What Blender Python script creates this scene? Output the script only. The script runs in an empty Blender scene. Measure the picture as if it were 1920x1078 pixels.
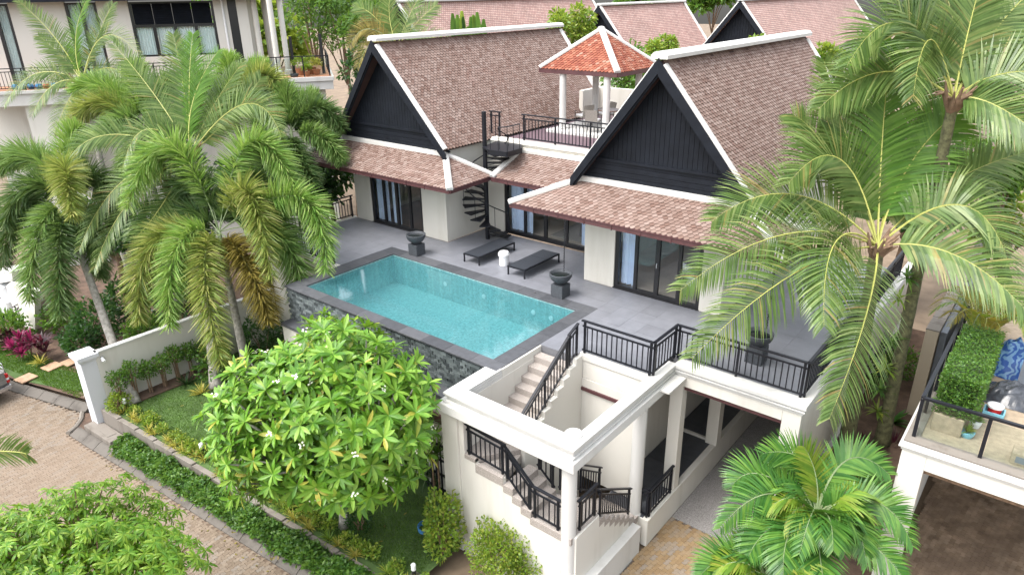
import bpy, math, random
from mathutils import Vector as V, Matrix
random.seed(7)

sc = bpy.context.scene
col = sc.collection
R = math.radians
PI = math.pi
# ------------------------------------------------------------------ camera
FPX = 1297.86
PITCH, YAW, ROLL = R(23.0193), R(-39.6004), R(-1.00318)
CAM = V((0, 0, 8.8))                       # the terrace is z = 0, the street z = -4.8
_f = V((math.sin(YAW)*math.cos(PITCH), math.cos(YAW)*math.cos(PITCH), -math.sin(PITCH)))
_r = V((math.cos(YAW), -math.sin(YAW), 0)); _u = _r.cross(_f)
CR = math.cos(ROLL)*_r + math.sin(ROLL)*_u
CU = -math.sin(ROLL)*_r + math.cos(ROLL)*_u
CF = _f
cam = bpy.data.cameras.new('camera'); cam.sensor_width = 36; cam.lens = FPX/1920*36
cam.clip_end = 600; cam.clip_start = .1
camo = bpy.data.objects.new('camera', cam); col.objects.link(camo)
m = Matrix((CR, CU, -CF)).transposed().to_4x4(); m.translation = CAM
camo.matrix_world = m; sc.camera = camo
# ------------------------------------------------------------------ sky and sun (bright overcast)
w = bpy.data.worlds.new('World'); sc.world = w; w.use_nodes = True
nt = w.node_tree; bg = nt.nodes['Background']
sky = nt.nodes.new('ShaderNodeTexSky'); sky.sky_type = 'NISHITA'; sky.sun_disc = False
SUN_EL, SUN_AZ = 62, 205                    # azimuth from +y clockwise
sky.sun_elevation = R(SUN_EL); sky.sun_rotation = R(SUN_AZ); sky.dust_density = 4; sky.ozone_density = .6; sky.air_density = 1.2
hs = nt.nodes.new('ShaderNodeHueSaturation'); hs.inputs['Saturation'].default_value = .28
nt.links.new(sky.outputs[0], hs.inputs['Color']); nt.links.new(hs.outputs[0], bg.inputs[0]); bg.inputs[1].default_value = .15
sun = bpy.data.lights.new('sun', 'SUN'); sun.energy = .62; sun.angle = R(26); sun.color = (1, .955, .89)
suno = bpy.data.objects.new('sun', sun); col.objects.link(suno)
sd = V((math.sin(R(SUN_AZ))*math.cos(R(SUN_EL)), math.cos(R(SUN_AZ))*math.cos(R(SUN_EL)), math.sin(R(SUN_EL))))
suno.rotation_euler = sd.to_track_quat('Z', 'Y').to_euler(); suno.location = (0, 0, 40)
sc.view_settings.view_transform = 'Standard'; sc.view_settings.look = 'None'; sc.view_settings.gamma = 1
sc.view_settings.use_curve_mapping = False
sc.view_settings.exposure = 1.84
sc.render.engine = 'CYCLES'
try:
    sc.cycles.max_bounces = 8; sc.cycles.transparent_max_bounces = 12; sc.cycles.use_denoising = True
except Exception: pass
G = -4.8
# ------------------------------------------------------------------ pixel helpers (1920 x 1078 photo pixels)
def ray(px, py): return CR*((px-960)/FPX) + CU*(-(py-539)/FPX) + CF
def at(px, py, z=0.): d = ray(px, py); return CAM + d*((z-CAM.z)/d.z)
def aty(px, py, y): d = ray(px, py); return CAM + d*((y-CAM.y)/d.y)
def atx(px, py, x): d = ray(px, py); return CAM + d*((x-CAM.x)/d.x)
def dep(px, py, d): return CAM + ray(px, py)*d
def depth(p): return (V(p)-CAM).dot(CF)
# ------------------------------------------------------------------ mesh builder
class MB:
    def __init__(s): s.v = []; s.f = []; s.m = []
    def add(s, vs, fs, mi=0):
        b = len(s.v); s.v.extend([tuple(p) for p in vs]); s.f.extend([tuple(i+b for i in f) for f in fs]); s.m.extend([mi]*len(fs))
        return s
    def box(s, x0, x1, y0, y1, z0, z1, mi=0):
        if x0 > x1: x0, x1 = x1, x0
        if y0 > y1: y0, y1 = y1, y0
        if z0 > z1: z0, z1 = z1, z0
        return s.add([(x0,y0,z0),(x1,y0,z0),(x1,y1,z0),(x0,y1,z0),(x0,y0,z1),(x1,y0,z1),(x1,y1,z1),(x0,y1,z1)],
              [(0,3,2,1),(4,5,6,7),(0,1,5,4),(1,2,6,5),(2,3,7,6),(3,0,4,7)], mi)
    def prism(s, pts, ext, mi=0):
        n = len(pts); pts = [V(p) for p in pts]; e = V(ext)
        return s.add(pts+[p+e for p in pts], [tuple(range(n-1,-1,-1)), tuple(range(n,2*n))]+[(i,(i+1)%n,n+(i+1)%n,n+i) for i in range(n)], mi)
    def poly(s, pts, mi=0): return s.add(pts, [tuple(range(len(pts)))], mi)
    def bar(s, a, b, wd, ht, mi=0, up=(0,0,1)):
        a = V(a); b = V(b); t = (b-a).normalized(); sd_ = t.cross(V(up))
        if sd_.length < 1e-4: sd_ = V((1,0,0))
        sd_.normalize(); n = sd_.cross(t); x = sd_*wd/2; y = n*ht/2
        c = [a-x-y,a+x-y,a+x+y,a-x+y,b-x-y,b+x-y,b+x+y,b-x+y]
        return s.add(c, [(0,1,2,3),(7,6,5,4),(0,4,5,1),(1,5,6,2),(2,6,7,3),(3,7,4,0)], mi)
    def tube(s, pts, rad, n=8, mi=0, cap=True):
        pts = [V(p) for p in pts]; k = len(pts)
        if not hasattr(rad, '__len__'): rad = [rad]*k
        vs = []; ref = None
        for i, p in enumerate(pts):
            t = (pts[min(i+1,k-1)]-pts[max(i-1,0)]).normalized()
            if ref is None: ref = t.orthogonal().normalized()
            ref = (ref - t*ref.dot(t)); ref = ref.normalized() if ref.length > 1e-5 else t.orthogonal().normalized()
            b = t.cross(ref)
            for j in range(n):
                a = 2*PI*j/n; vs.append(p+(ref*math.cos(a)+b*math.sin(a))*rad[i])
        fs = [(i*n+j, i*n+(j+1)%n, (i+1)*n+(j+1)%n, (i+1)*n+j) for i in range(k-1) for j in range(n)]
        if cap: fs += [tuple(range(n-1,-1,-1)), tuple(range((k-1)*n, k*n))]
        return s.add(vs, fs, mi)
    def lathe(s, prof, c=(0,0,0), n=20, mi=0):
        vs = [(c[0]+r*math.cos(2*PI*j/n), c[1]+r*math.sin(2*PI*j/n), c[2]+z) for r, z in prof for j in range(n)]
        k = len(prof); fs = [(i*n+j, i*n+(j+1)%n, (i+1)*n+(j+1)%n, (i+1)*n+j) for i in range(k-1) for j in range(n)]
        fs += [tuple(range(n-1,-1,-1)), tuple(range((k-1)*n, k*n))]
        return s.add(vs, fs, mi)
    def mesh(s, name, mats, smooth=False):
        me = bpy.data.meshes.new(name); me.from_pydata(s.v, [], s.f)
        for q in (mats if isinstance(mats, (list, tuple)) else [mats]): me.materials.append(q)
        if max(s.m, default=0): me.polygons.foreach_set('material_index', s.m)
        if smooth: me.polygons.foreach_set('use_smooth', [True]*len(s.f))
        me.update(); return me
    def build(s, name, mats, parent=None, smooth=False, bevel=0):
        o = obj(name, s.mesh(name, mats, smooth), parent)
        if bevel:
            b = o.modifiers.new('bevel', 'BEVEL'); b.width = bevel; b.segments = 2; b.limit_method = 'ANGLE'
        return o
EMPTY_LOC = {}
def obj(name, me, parent=None, mat=None):
    o = bpy.data.objects.new(name, me); col.objects.link(o)
    if parent is not None:
        o.parent = parent
        if parent.name in EMPTY_LOC: o.matrix_parent_inverse = EMPTY_LOC[parent.name]
    if mat is not None: o.matrix_basis = mat
    return o
def tag(o, label, cat, group=None):
    o['label'] = label; o['category'] = cat
    if group: o['group'] = group
    return o
def thing(name, loc, label, cat, group=None):
    o = bpy.data.objects.new(name, None); col.objects.link(o); o.location = loc; o.empty_display_size = .2
    EMPTY_LOC[o.name] = Matrix.Translation(-V(loc)); return tag(o, label, cat, group)
def kind(o, k): o['kind'] = k; return o
def stt(o): return kind(o, 'structure')
def frame(o, x, y, z):
    mm = Matrix((x, y, z)).transposed().to_4x4(); mm.translation = o; return mm
# ------------------------------------------------------------------ materials
class NT:
    def __init__(s, name):
        s.mat = bpy.data.materials.new(name); s.mat.use_nodes = True; s.t = s.mat.node_tree; s.n = s.t.nodes
        s.b = s.n['Principled BSDF']; s.out = s.n['Material Output']
    def node(s, ty, **k):
        q = s.n.new(ty)
        for a, b in k.items(): setattr(q, a, b)
        return q
    def link(s, a, b): s.t.links.new(a, b)
    def coord(s, obj_=True): return s.node('ShaderNodeTexCoord').outputs['Object' if obj_ else 'Generated']
    def pos(s): return s.node('ShaderNodeNewGeometry').outputs['Position']
    def noise(s, scale, detail=4, vec=None, rough=.6, stretch=None):
        q = s.node('ShaderNodeTexNoise'); q.inputs['Scale'].default_value = scale; q.inputs['Detail'].default_value = detail
        q.inputs['Roughness'].default_value = rough
        v = vec if vec is not None else s.pos()
        if stretch:
            mp = s.node('ShaderNodeMapping'); mp.inputs['Scale'].default_value = stretch; s.link(v, mp.inputs[0]); v = mp.outputs[0]
        s.link(v, q.inputs['Vector']); return q.outputs['Fac']
    def ramp(s, fac, stops):
        q = s.node('ShaderNodeValToRGB'); e = q.color_ramp.elements
        while len(e) < len(stops): e.new(.5)
        for i, (p, c) in enumerate(stops):
            e[i].position = p; e[i].color = (c, c, c, 1) if not hasattr(c, '__len__') else (*c, 1)
        s.link(fac, q.inputs[0]); return q.outputs[0]
    def mix(s, fac, a, b, mode='MIX'):
        q = s.node('ShaderNodeMix', data_type='RGBA', blend_type=mode)
        for i, x in ((0, fac), (6, a), (7, b)):
            if hasattr(x, 'is_linked'): s.link(x, q.inputs[i])
            elif i == 0: q.inputs[0].default_value = x
            else: q.inputs[i].default_value = (*x, 1)
        return q.outputs[2]
    def rand(s):
        oi = s.node('ShaderNodeObjectInfo').outputs['Random']; g = s.node('ShaderNodeNewGeometry').outputs['Random Per Island']
        a = s.node('ShaderNodeMath', operation='ADD'); s.link(oi, a.inputs[0]); s.link(g, a.inputs[1])
        f = s.node('ShaderNodeMath', operation='FRACT'); s.link(a.outputs[0], f.inputs[0]); return f.outputs[0]
    def bump(s, h, strength=.3, dist=.02):
        q = s.node('ShaderNodeBump'); q.inputs['Strength'].default_value = strength; q.inputs['Distance'].default_value = dist
        s.link(h, q.inputs['Height']); s.link(q.outputs[0], s.b.inputs['Normal'])
    def set(s, c=None, rough=None, metal=None, spec=None):
        if c is not None:
            if hasattr(c, 'is_linked'): s.link(c, s.b.inputs['Base Color'])
            else: s.b.inputs['Base Color'].default_value = (*c, 1)
        if rough is not None:
            if hasattr(rough, 'is_linked'): s.link(rough, s.b.inputs['Roughness'])
            else: s.b.inputs['Roughness'].default_value = rough
        if metal is not None: s.b.inputs['Metallic'].default_value = metal
        if spec is not None: s.b.inputs['Specular IOR Level'].default_value = spec
        return s
MT = {}
def simple(name, c, rough=.6, var=.12, scale=6, metal=0, bump=0, bscale=60, spec=None):
    t = NT(name); a = tuple(x*(1-var) for x in c); b = tuple(min(1, x*(1+var)) for x in c)
    t.set(t.ramp(t.noise(scale, 5), [(.3, a), (.7, b)]), rough, metal, spec)
    if bump: t.bump(t.noise(bscale, 3), bump, .01)
    MT[name] = t.mat; return t.mat
def wallmat(name, c, stain=.25, sc_=(.5, .47, .40)):
    t = NT(name)
    n1 = t.ramp(t.noise(.7, 5), [(.3, tuple(x*.95 for x in c)), (.7, c)])
    st = t.ramp(t.noise(1.1, 6, stretch=(1.6, 1.6, .22)), [(.52, 0.), (.78, 1.)])
    m_ = t.node('ShaderNodeMath', operation='MULTIPLY'); t.link(st, m_.inputs[0]); m_.inputs[1].default_value = stain
    c2 = t.mix(m_.outputs[0], n1, tuple(x*y for x, y in zip(c, sc_)))
    t.set(c2, .75, spec=.25); t.bump(t.noise(90, 4), .12, .006); MT[name] = t.mat; return t.mat
def varied(name, stops, rough=.7, nscale=4, namt=.25, bump=.2, bscale=80, spec=.3, dirt=None, dscale=.35, dpos=(.5,.7)):
    """colour drawn per piece, with grain; dirt = colour of large stains"""
    t = NT(name); c = t.ramp(t.rand(), stops)
    n = t.ramp(t.noise(nscale, 6), [(.3, 1-namt), (.7, 1.)])
    c = t.mix(1., c, n, 'MULTIPLY')
    if dirt:
        c = t.mix(t.ramp(t.noise(dscale, 6), [(dpos[0], 0.), (dpos[1], .85)]), c, dirt)
    t.set(c, rough, spec=spec)
    if bump: t.bump(t.noise(bscale, 4), bump, .006)
    MT[name] = t.mat; return t.mat
def leafmat(name, stops, rough=.42, trans=.35, tcol=(.35, .55, .06), nscale=3):
    t = NT(name); c = t.ramp(t.rand(), stops)
    c = t.mix(1., c, t.ramp(t.noise(nscale, 3), [(.3, .72), (.7, 1.12)]), 'MULTIPLY')
    t.set(c, rough, spec=.35)
    tr = t.node('ShaderNodeBsdfTranslucent'); t.link(t.mix(.55, c, tcol), tr.inputs[0])
    mx = t.node('ShaderNodeMixShader'); mx.inputs[0].default_value = trans
    t.link(t.b.outputs[0], mx.inputs[1]); t.link(tr.outputs[0], mx.inputs[2]); t.link(mx.outputs[0], t.out.inputs[0])
    MT[name] = t.mat; return t.mat
def glassmat(name, tint=(.9, .95, .96), f0=.06, rough=.01, bump=0, milk=None):
    t = NT(name); tr = t.node('ShaderNodeBsdfTransparent'); tr.inputs[0].default_value = (*tint, 1)
    gl = t.node('ShaderNodeBsdfGlossy'); gl.inputs['Roughness'].default_value = rough; gl.inputs[0].default_value = (1, 1, 1, 1)
    ge = t.node('ShaderNodeNewGeometry'); dt = t.node('ShaderNodeVectorMath', operation='DOT_PRODUCT'); t.link(ge.outputs['Incoming'], dt.inputs[0]); t.link(ge.outputs['Normal'], dt.inputs[1])
    def mth(op, x, y=None):
        q = t.node('ShaderNodeMath', operation=op)
        for i, k in enumerate((x, y)):
            if k is None: continue
            if hasattr(k, 'is_linked'): t.link(k, q.inputs[i])
            else: q.inputs[i].default_value = k
        return q.outputs[0]
    fr = mth('POWER', mth('SUBTRACT', 1., mth('ABSOLUTE', dt.outputs['Value'])), 5.)
    a = t.node('ShaderNodeMath', operation='MULTIPLY_ADD'); a.use_clamp = True; t.link(fr, a.inputs[0]); a.inputs[1].default_value = 1-f0; a.inputs[2].default_value = f0
    mx = t.node('ShaderNodeMixShader'); t.link(a.outputs[0], mx.inputs[0]); t.link(tr.outputs[0], mx.inputs[1]); t.link(gl.outputs[0], mx.inputs[2])
    if bump:
        q = t.node('ShaderNodeBump'); q.inputs['Strength'].default_value = bump; q.inputs['Distance'].default_value = .02
        t.link(t.noise(9, 3), q.inputs['Height']); t.link(q.outputs[0], gl.inputs['Normal']); t.link(q.outputs[0], dt.inputs[1])
    sh = mx.outputs[0]
    if milk:
        df = t.node('ShaderNodeBsdfDiffuse'); df.inputs[0].default_value = (*milk, 1); m2 = t.node('ShaderNodeMixShader'); m2.inputs[0].default_value = .33; t.link(tr.outputs[0], m2.inputs[1]); t.link(df.outputs[0], m2.inputs[2]); t.link(m2.outputs[0], mx.inputs[1])
    t.link(sh, t.out.inputs[0]); MT[name] = t.mat; return t.mat
wallmat('cream_wall', (.585, .565, .515), .32); wallmat('white_trim', (.525, .52, .50), .3); wallmat('nb_wall', (.59, .575, .53), .3)
wallmat('pillar_white', (.55, .56, .585), .2); wallmat('beige_wall', (.40, .34, .26), .35)
wallmat('concrete', (.19, .17, .148), .9, (.42, .38, .34)); wallmat('kerb_mat', (.115, .103, .09), .9, (.42, .4, .38))
simple('black_metal', (.009, .010, .014), .42, .15, 8, spec=.3); simple('gable_black', (.0085, .0105, .0155), .6, .25, 3, bump=.15, bscale=30, spec=.18)
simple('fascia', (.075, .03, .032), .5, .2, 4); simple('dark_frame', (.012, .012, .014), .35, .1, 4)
varied('roof_tile', [(0, (.155, .095, .076)), (.25, (.20, .136, .113)), (.8, (.24, .172, .147)), (1, (.275, .207, .18))], .7, 5, .2, .15, 60, .25, dirt=(.20, .115, .095), dscale=1.3, dpos=(.55, .95))
varied('roof_tile_red', [(0, (.19, .05, .03)), (.4, (.26, .08, .045)), (.8, (.30, .115, .07)), (1, (.34, .19, .14))], .7, 5, .25, .15, 60, .25, dirt=(.17, .05, .035), dscale=2.4, dpos=(.55, .8))
simple('roof_bed', (.045, .022, .02), .8, .2, 5)
varied('deck_tile', [(0, (.172, .178, .20)), (1, (.196, .203, .228))], .42, 2.2, .22, .05, 40, .4)
varied('walk_tile', [(0, (.055, .06, .07)), (1, (.075, .08, .092))], .4, 4, .25, .05, 40, .4)
simple('grout', (.13, .13, .14), .8, .1, 9)
varied('coping', [(0, (.055, .058, .066)), (1, (.095, .098, .108))], .5, 6, .3, .25, 70, .35)
varied('stone_clad', [(0, (.05, .06, .065)), (.5, (.11, .13, .135)), (1, (.20, .23, .235))], .65, 9, .4, .5, 50, .3)
varied('paver', [(0, (.175, .135, .10)), (.4, (.215, .168, .125)), (.75, (.235, .19, .147)), (1, (.22, .19, .16))], .85, 9, .25, .3, 90, .15, dirt=(.215, .165, .125), dscale=.22, dpos=(.4, .62))
varied('paver_gold', [(0, (.25, .17, .095)), (.35, (.30, .21, .118)), (.7, (.29, .22, .145)), (1, (.26, .22, .18))], .85, 9, .2, .3, 90, .15)
varied('paver_dark', [(0, (.24, .175, .12)), (.5, (.32, .235, .165)), (1, (.36, .275, .20))], .85, 2.2, .5, .3, 90, .15, dirt=(.15, .11, .08), dscale=.6, dpos=(.45, .62))
simple('joint', (.12, .085, .06), .95, .3, 12)
t = NT('granite'); c = t.ramp(t.noise(130, 2), [(.35, (.14, .12, .105)), (.5, (.28, .245, .22)), (.62, (.42, .39, .36))]); t.set(c, .7); MT['granite'] = t.mat
t = NT('granite_wash'); c = t.ramp(t.noise(75, 3), [(.36, (.11, .10, .098)), (.5, (.235, .222, .215)), (.64, (.40, .385, .375))])
c = t.mix(1., c, t.ramp(t.noise(.8, 4), [(.3, .82), (.7, 1.)]), 'MULTIPLY'); t.set(c, .8); t.bump(t.noise(90, 3), .5, .01); MT['granite_wash'] = t.mat
t = NT('pool_tile'); bt = t.node('ShaderNodeTexBrick'); bt.offset = 0; bt.inputs['Scale'].default_value = 5
for i_, c_ in (('Color1', (.26, .42, .42)), ('Color2', (.35, .52, .51)), ('Mortar', (.26, .40, .40))): bt.inputs[i_].default_value = (*c_, 1)
bt.inputs['Mortar Size'].default_value = .012; bt.inputs['Row Height'].default_value = .5; bt.inputs['Brick Width'].default_value = .5
t.link(t.pos(), bt.inputs['Vector']); t.set(t.mix(1., bt.outputs[0], t.ramp(t.noise(14, 4), [(.35, .7), (.65, 1.15)]), 'MULTIPLY'), .5); MT['pool_tile'] = t.mat
glassmat('glass', (.93, .95, .96), .045); glassmat('water', (.58, .83, .86), .075, .008, .07, (.07, .205, .23)); glassmat('clear_glass', (.9, .95, .94), .03)
simple('curtain', (.60, .70, .86), .85, .06, 3); simple('white_curtain', (.72, .74, .76), .85, .06, 3)
simple('room_floor', (.17, .095, .06), .4, .2, 2); simple('room_floor_pale', (.50, .42, .34), .5, .12, 2); simple('room_wall', (.62, .60, .56), .8, .05, 2)
simple('white_ceramic', (.72, .73, .74), .3, .04, 8); simple('lounge_mesh', (.022, .026, .034), .6, .2, 40)
simple('stone_black', (.045, .05, .058), .7, .4, 30, bump=.4, bscale=50); simple('bowl_water', (.01, .014, .014), .06, .1, 3, spec=.8)
simple('purple_tile', (.115, .075, .09), .5, .1, 5); simple('timber_deck', (.36, .17, .095), .6, .2, 3)
simple('soil', (.095, .06, .042), .95, .45, 2.5, bump=.6, bscale=25); simple('ground_mat', (.17, .125, .085), .95, .35, .8, bump=.5, bscale=12)
simple('lawn_mat', (.055, .10, .025), .95, .35, 1.7, bump=.5, bscale=40); simple('under_green', (.03, .05, .018), .95, .4, 2, bump=.5, bscale=20)
simple('bark_grey', (.30, .28, .25), .9, .45, 9, bump=.7, bscale=30); simple('bark_brown', (.17, .11, .07), .95, .4, 10, bump=.6, bscale=30)
simple('crownshaft', (.15, .20, .09), .55, .2, 4); simple('rachis', (.32, .33, .08), .5, .15, 4); simple('moss_bark', (.085, .085, .04), .95, .6, 9, bump=.9, bscale=30)
simple('terracotta', (.42, .16, .085), .7, .15, 5); simple('plastic_blue', (.18, .42, .52), .35, .05, 5); simple('tarp_black', (.05, .055, .065), .25, .5, 5)
simple('cover_grey', (.13, .145, .17), .5, .15, 3); simple('sand_stone', (.30, .235, .165), .85, .2, 8, bump=.4, bscale=30); simple('wicker', (.27, .25, .22), .7, .2, 30)
simple('truck_grey', (.23, .22, .21), .4, .2, 4, .2); simple('car_white', (.75, .76, .77), .25, .03, 2); simple('rubber', (.02, .02, .02), .8, .2, 9)
simple('chrome', (.55, .55, .57), .25, .05, 5, .9); simple('red_lamp', (.45, .02, .02), .25, .1, 5); simple('cushion_blue', (.05, .2, .42), .8, .1, 5)
simple('flower_white', (.85, .83, .72), .6, .05, 9); simple('black_lamp', (.02, .02, .022), .4, .1, 5); simple('path_slab', (.40, .26, .17), .9, .2, 5)
simple('hose_blue', (.03, .16, .35), .4, .1, 5); simple('table_top', (.17, .10, .075), .4, .1, 4)
t = NT('tarp_blue'); wv = t.node('ShaderNodeTexWave'); wv.inputs['Scale'].default_value = 2.2; wv.inputs['Distortion'].default_value = 14; wv.inputs['Detail Scale'].default_value = 1.6; t.link(t.pos(), wv.inputs['Vector'])
t.set(t.ramp(wv.outputs[0], [(.45, (.012, .075, .30)), (.62, (.14, .28, .46))]), .45); MT['tarp_blue'] = t.mat
leafmat('coco_leaf', [(0, (.055, .105, .028)), (.5, (.10, .17, .042)), (.94, (.20, .26, .085)), (1, (.26, .20, .07))], .34, .28, tcol=(.34, .48, .09))
leafmat('coco_young', [(0, (.06, .15, .02)), (1, (.13, .25, .035))], tcol=(.30, .56, .06))
leafmat('fox_leaf', [(0, (.075, .16, .04)), (.5, (.14, .245, .062)), (1, (.29, .38, .14))], tcol=(.36, .55, .1))
leafmat('fox_yellow', [(0, (.11, .18, .035)), (.5, (.20, .27, .055)), (.8, (.32, .34, .09)), (1, (.46, .44, .17))], tcol=(.46, .52, .1))
leafmat('fox_bright', [(0, (.10, .22, .04)), (.5, (.18, .32, .065)), (1, (.37, .46, .16))], tcol=(.45, .64, .1))
leafmat('fox_dark', [(0, (.04, .09, .028)), (.5, (.075, .145, .042)), (1, (.17, .23, .09))], tcol=(.25, .4, .07))
leafmat('fox_gold', [(0, (.09, .07, .02)), (.4, (.17, .15, .03)), (1, (.30, .24, .06))], tcol=(.4, .32, .06))
leafmat('frangipani_leaf', [(0, (.06, .165, .018)), (.5, (.13, .285, .028)), (.93, (.25, .41, .065)), (1, (.42, .36, .06))], .32, .3, (.42, .68, .05), 5)
leafmat('tree_leaf', [(0, (.07, .18, .02)), (.5, (.14, .28, .03)), (1, (.26, .37, .05))], .35, .38, (.40, .62, .05), 5)
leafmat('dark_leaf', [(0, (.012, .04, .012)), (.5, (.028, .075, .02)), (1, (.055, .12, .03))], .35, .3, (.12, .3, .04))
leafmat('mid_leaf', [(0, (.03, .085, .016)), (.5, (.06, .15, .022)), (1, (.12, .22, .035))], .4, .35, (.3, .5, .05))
leafmat('lime_leaf', [(0, (.09, .19, .025)), (.5, (.17, .28, .03)), (1, (.30, .33, .06))], .4, .35, (.5, .6, .06))
leafmat('yellow_blade', [(0, (.22, .24, .03)), (.5, (.40, .36, .06)), (1, (.50, .43, .12))], .5, .35, (.6, .55, .1))
leafmat('red_leaf', [(0, (.07, .01, .03)), (.5, (.19, .015, .07)), (1, (.38, .03, .14))], .35, .3, (.5, .05, .15))
leafmat('maroon_leaf', [(0, (.03, .01, .018)), (1, (.10, .02, .035))], .35, .3, (.3, .05, .08))
leafmat('grass_blade', [(0, (.04, .10, .014)), (.5, (.075, .155, .02)), (1, (.13, .20, .04))], .5, .35, (.28, .5, .05))
leafmat('palm_small', [(0, (.03, .105, .02)), (.5, (.06, .165, .028)), (1, (.13, .25, .04))], .35, .25, (.25, .5, .05))
leafmat('yellow_palm', [(0, (.20, .20, .03)), (1, (.38, .30, .05))], .45, .35, (.6, .5, .06))
# ================================================================== ground
g = MB(); g.box(-300, 300, -300, 300, G-.6, G-.08); stt(g.build('ground', MT['ground_mat']))
# ------------------------------------------------------------------ tile roofs
_tile_me = {}
def tile_mesh(mat, w, e):
    k = (mat, w, e)
    if k not in _tile_me:
        h = w*.462; q = MB()
        top = [(-h, e*1.05, .006), (h, e*1.05, .006), (h, -e*.42, .036), (0, -e*.96, .048), (-h, -e*.42, .036)]
        bot = [(x, y, z-.024) for x, y, z in top]
        q.add(top+bot, [(4,3,2,1,0), (2,7,6,1), (3,8,7,2), (4,9,8,3), (0,5,9,4)])
        _tile_me[k] = (q, q.mesh('roof_tile', MT[mat]))
    return _tile_me[k]
class Tiles:
    def __init__(s, mat, w=.165, e=.115): s.mat, s.w, s.e, s.t = mat, w, e, []
    def face(s, roof, O, u, v, pts):
        """roof = the part the tiles belong to; pts = outline in metres along u and v"""
        O = V(O); u = V(u).normalized(); v = V(v); v = (v-u*v.dot(u)).normalized(); n = u.cross(v)
        if n.z < 0: n = -n
        umin = min(p[0] for p in pts); umax = max(p[0] for p in pts); vmin = min(p[1] for p in pts); vmax = max(p[1] for p in pts)
        k = 0
        while vmin+s.e*(k+.5) < vmax:
            vv = vmin+s.e*(k+.5); uu = umin+(s.w/2 if k % 2 else s.w)
            while uu < umax:
                ins = False; j = len(pts)-1
                for i in range(len(pts)):
                    if (pts[i][1] > vv) != (pts[j][1] > vv) and uu < (pts[j][0]-pts[i][0])*(vv-pts[i][1])/(pts[j][1]-pts[i][1])+pts[i][0]: ins = not ins
                    j = i
                if ins:
                    p = O+u*uu+v*vv; vis = n.dot(CAM-p) > 0
                    s.t.append(((p-CAM).length if vis else 999, roof, p, u, n.cross(u), n))
                uu += s.w
            k += 1
    def done(s):
        q, me = tile_mesh(s.mat, s.w, s.e); s.t.sort(key=lambda a: a[0]); rest = {}
        for i, (d, roof, p, u, v, n) in enumerate(s.t):
            a = random.gauss(0, .012); u2 = (u+v*a).normalized(); v2 = n.cross(u2); mm = frame(p+n*random.uniform(0, .006), u2, v2, n)
            if i < 300: obj('roof_tile', me, roof, mm)
            else:
                r = rest.setdefault(roof.name, (roof, MB()))[1]; r.add([mm @ V(c) for c in q.v], q.f)
        for roof, r in rest.values(): kind(r.build('roof_tiles', MT[s.mat], roof), 'stuff')
def cap(mb, a, b, wd=.24, ht=.09, mi=0):
    """white cement ridge cap: a low flat-topped bar"""
    a = V(a); b = V(b); t = (b-a).normalized(); sd_ = t.cross(V((0,0,1))).normalized(); n = sd_.cross(t)
    prof = [(-wd/2, -.03), (wd/2, -.03), (wd/2, ht*.45), (wd*.3, ht), (-wd*.3, ht), (-wd/2, ht*.45)]
    mb.prism([a+sd_*x+n*y for x, y in prof], b-a, mi)
# ------------------------------------------------------------------ doors
def sliding_door(parent, x0, x1, y, z1, n, z0=.03):
    d = MB(); f = .07
    d.box(x0, x1, y-.05, y+.07, z0, z0+.09); d.box(x0, x1, y-.05, y+.07, z1-.09, z1)
    d.box(x0, x0+.13, y-.05, y+.07, z0+.09, z1-.09); d.box(x1-.13, x1, y-.05, y+.07, z0+.09, z1-.09)
    d.box(x0-.02, x1+.02, y-.12, y+.07, .004, z0)
    wd = (x1-x0)/n
    for i in range(1, n): d.box(x0+wd*i-f*(1. if i == n//2 else .75), x0+wd*i+f*(1. if i == n//2 else .75), y-.04, y+.05, z0+.09, z1-.09)
    o = d.build('sliding_door', MT['dark_frame'], parent)
    for i in range(n):
        a = x0+wd*i+.06; b = x0+wd*(i+1)-.06
        MB().box(a, b, y-.004, y+.004, z0+.08, z1-.08).build('pane', MT['glass'], o)
    MB().box(x0+wd*(n//2)-.012, x0+wd*(n//2)+.012, y-.075, y-.04, 1.0, 1.16).build('handle', MT['chrome'], o)
    return o
def curtain(x0, x1, y, z1, label, mat='curtain', z0=.1):
    q = MB(); n = max(16, int((x1-x0)*60)); vs = []
    for i in range(n+1):
        x = x0+(x1-x0)*i/n; yy = y+.045*math.sin(i*1.25)+.012*math.sin(i*.4)
        vs += [(x, yy+.02*math.sin(i*.9), z0+.02*math.sin(i*.7)), (x, yy, z1), (x, yy+.006, z1), (x, yy+.006+.02*math.sin(i*.9), z0+.02*math.sin(i*.7))]
    fs = []
    for i in range(n):
        a = 4*i; b = a+4; fs += [(a, b, b+1, a+1), (a+3, a+2, b+2, b+3)]
    q.add(vs, fs); return tag(q.build('curtain', MT[mat], smooth=True), label, 'curtain', 'curtains behind the glass doors')
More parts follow.
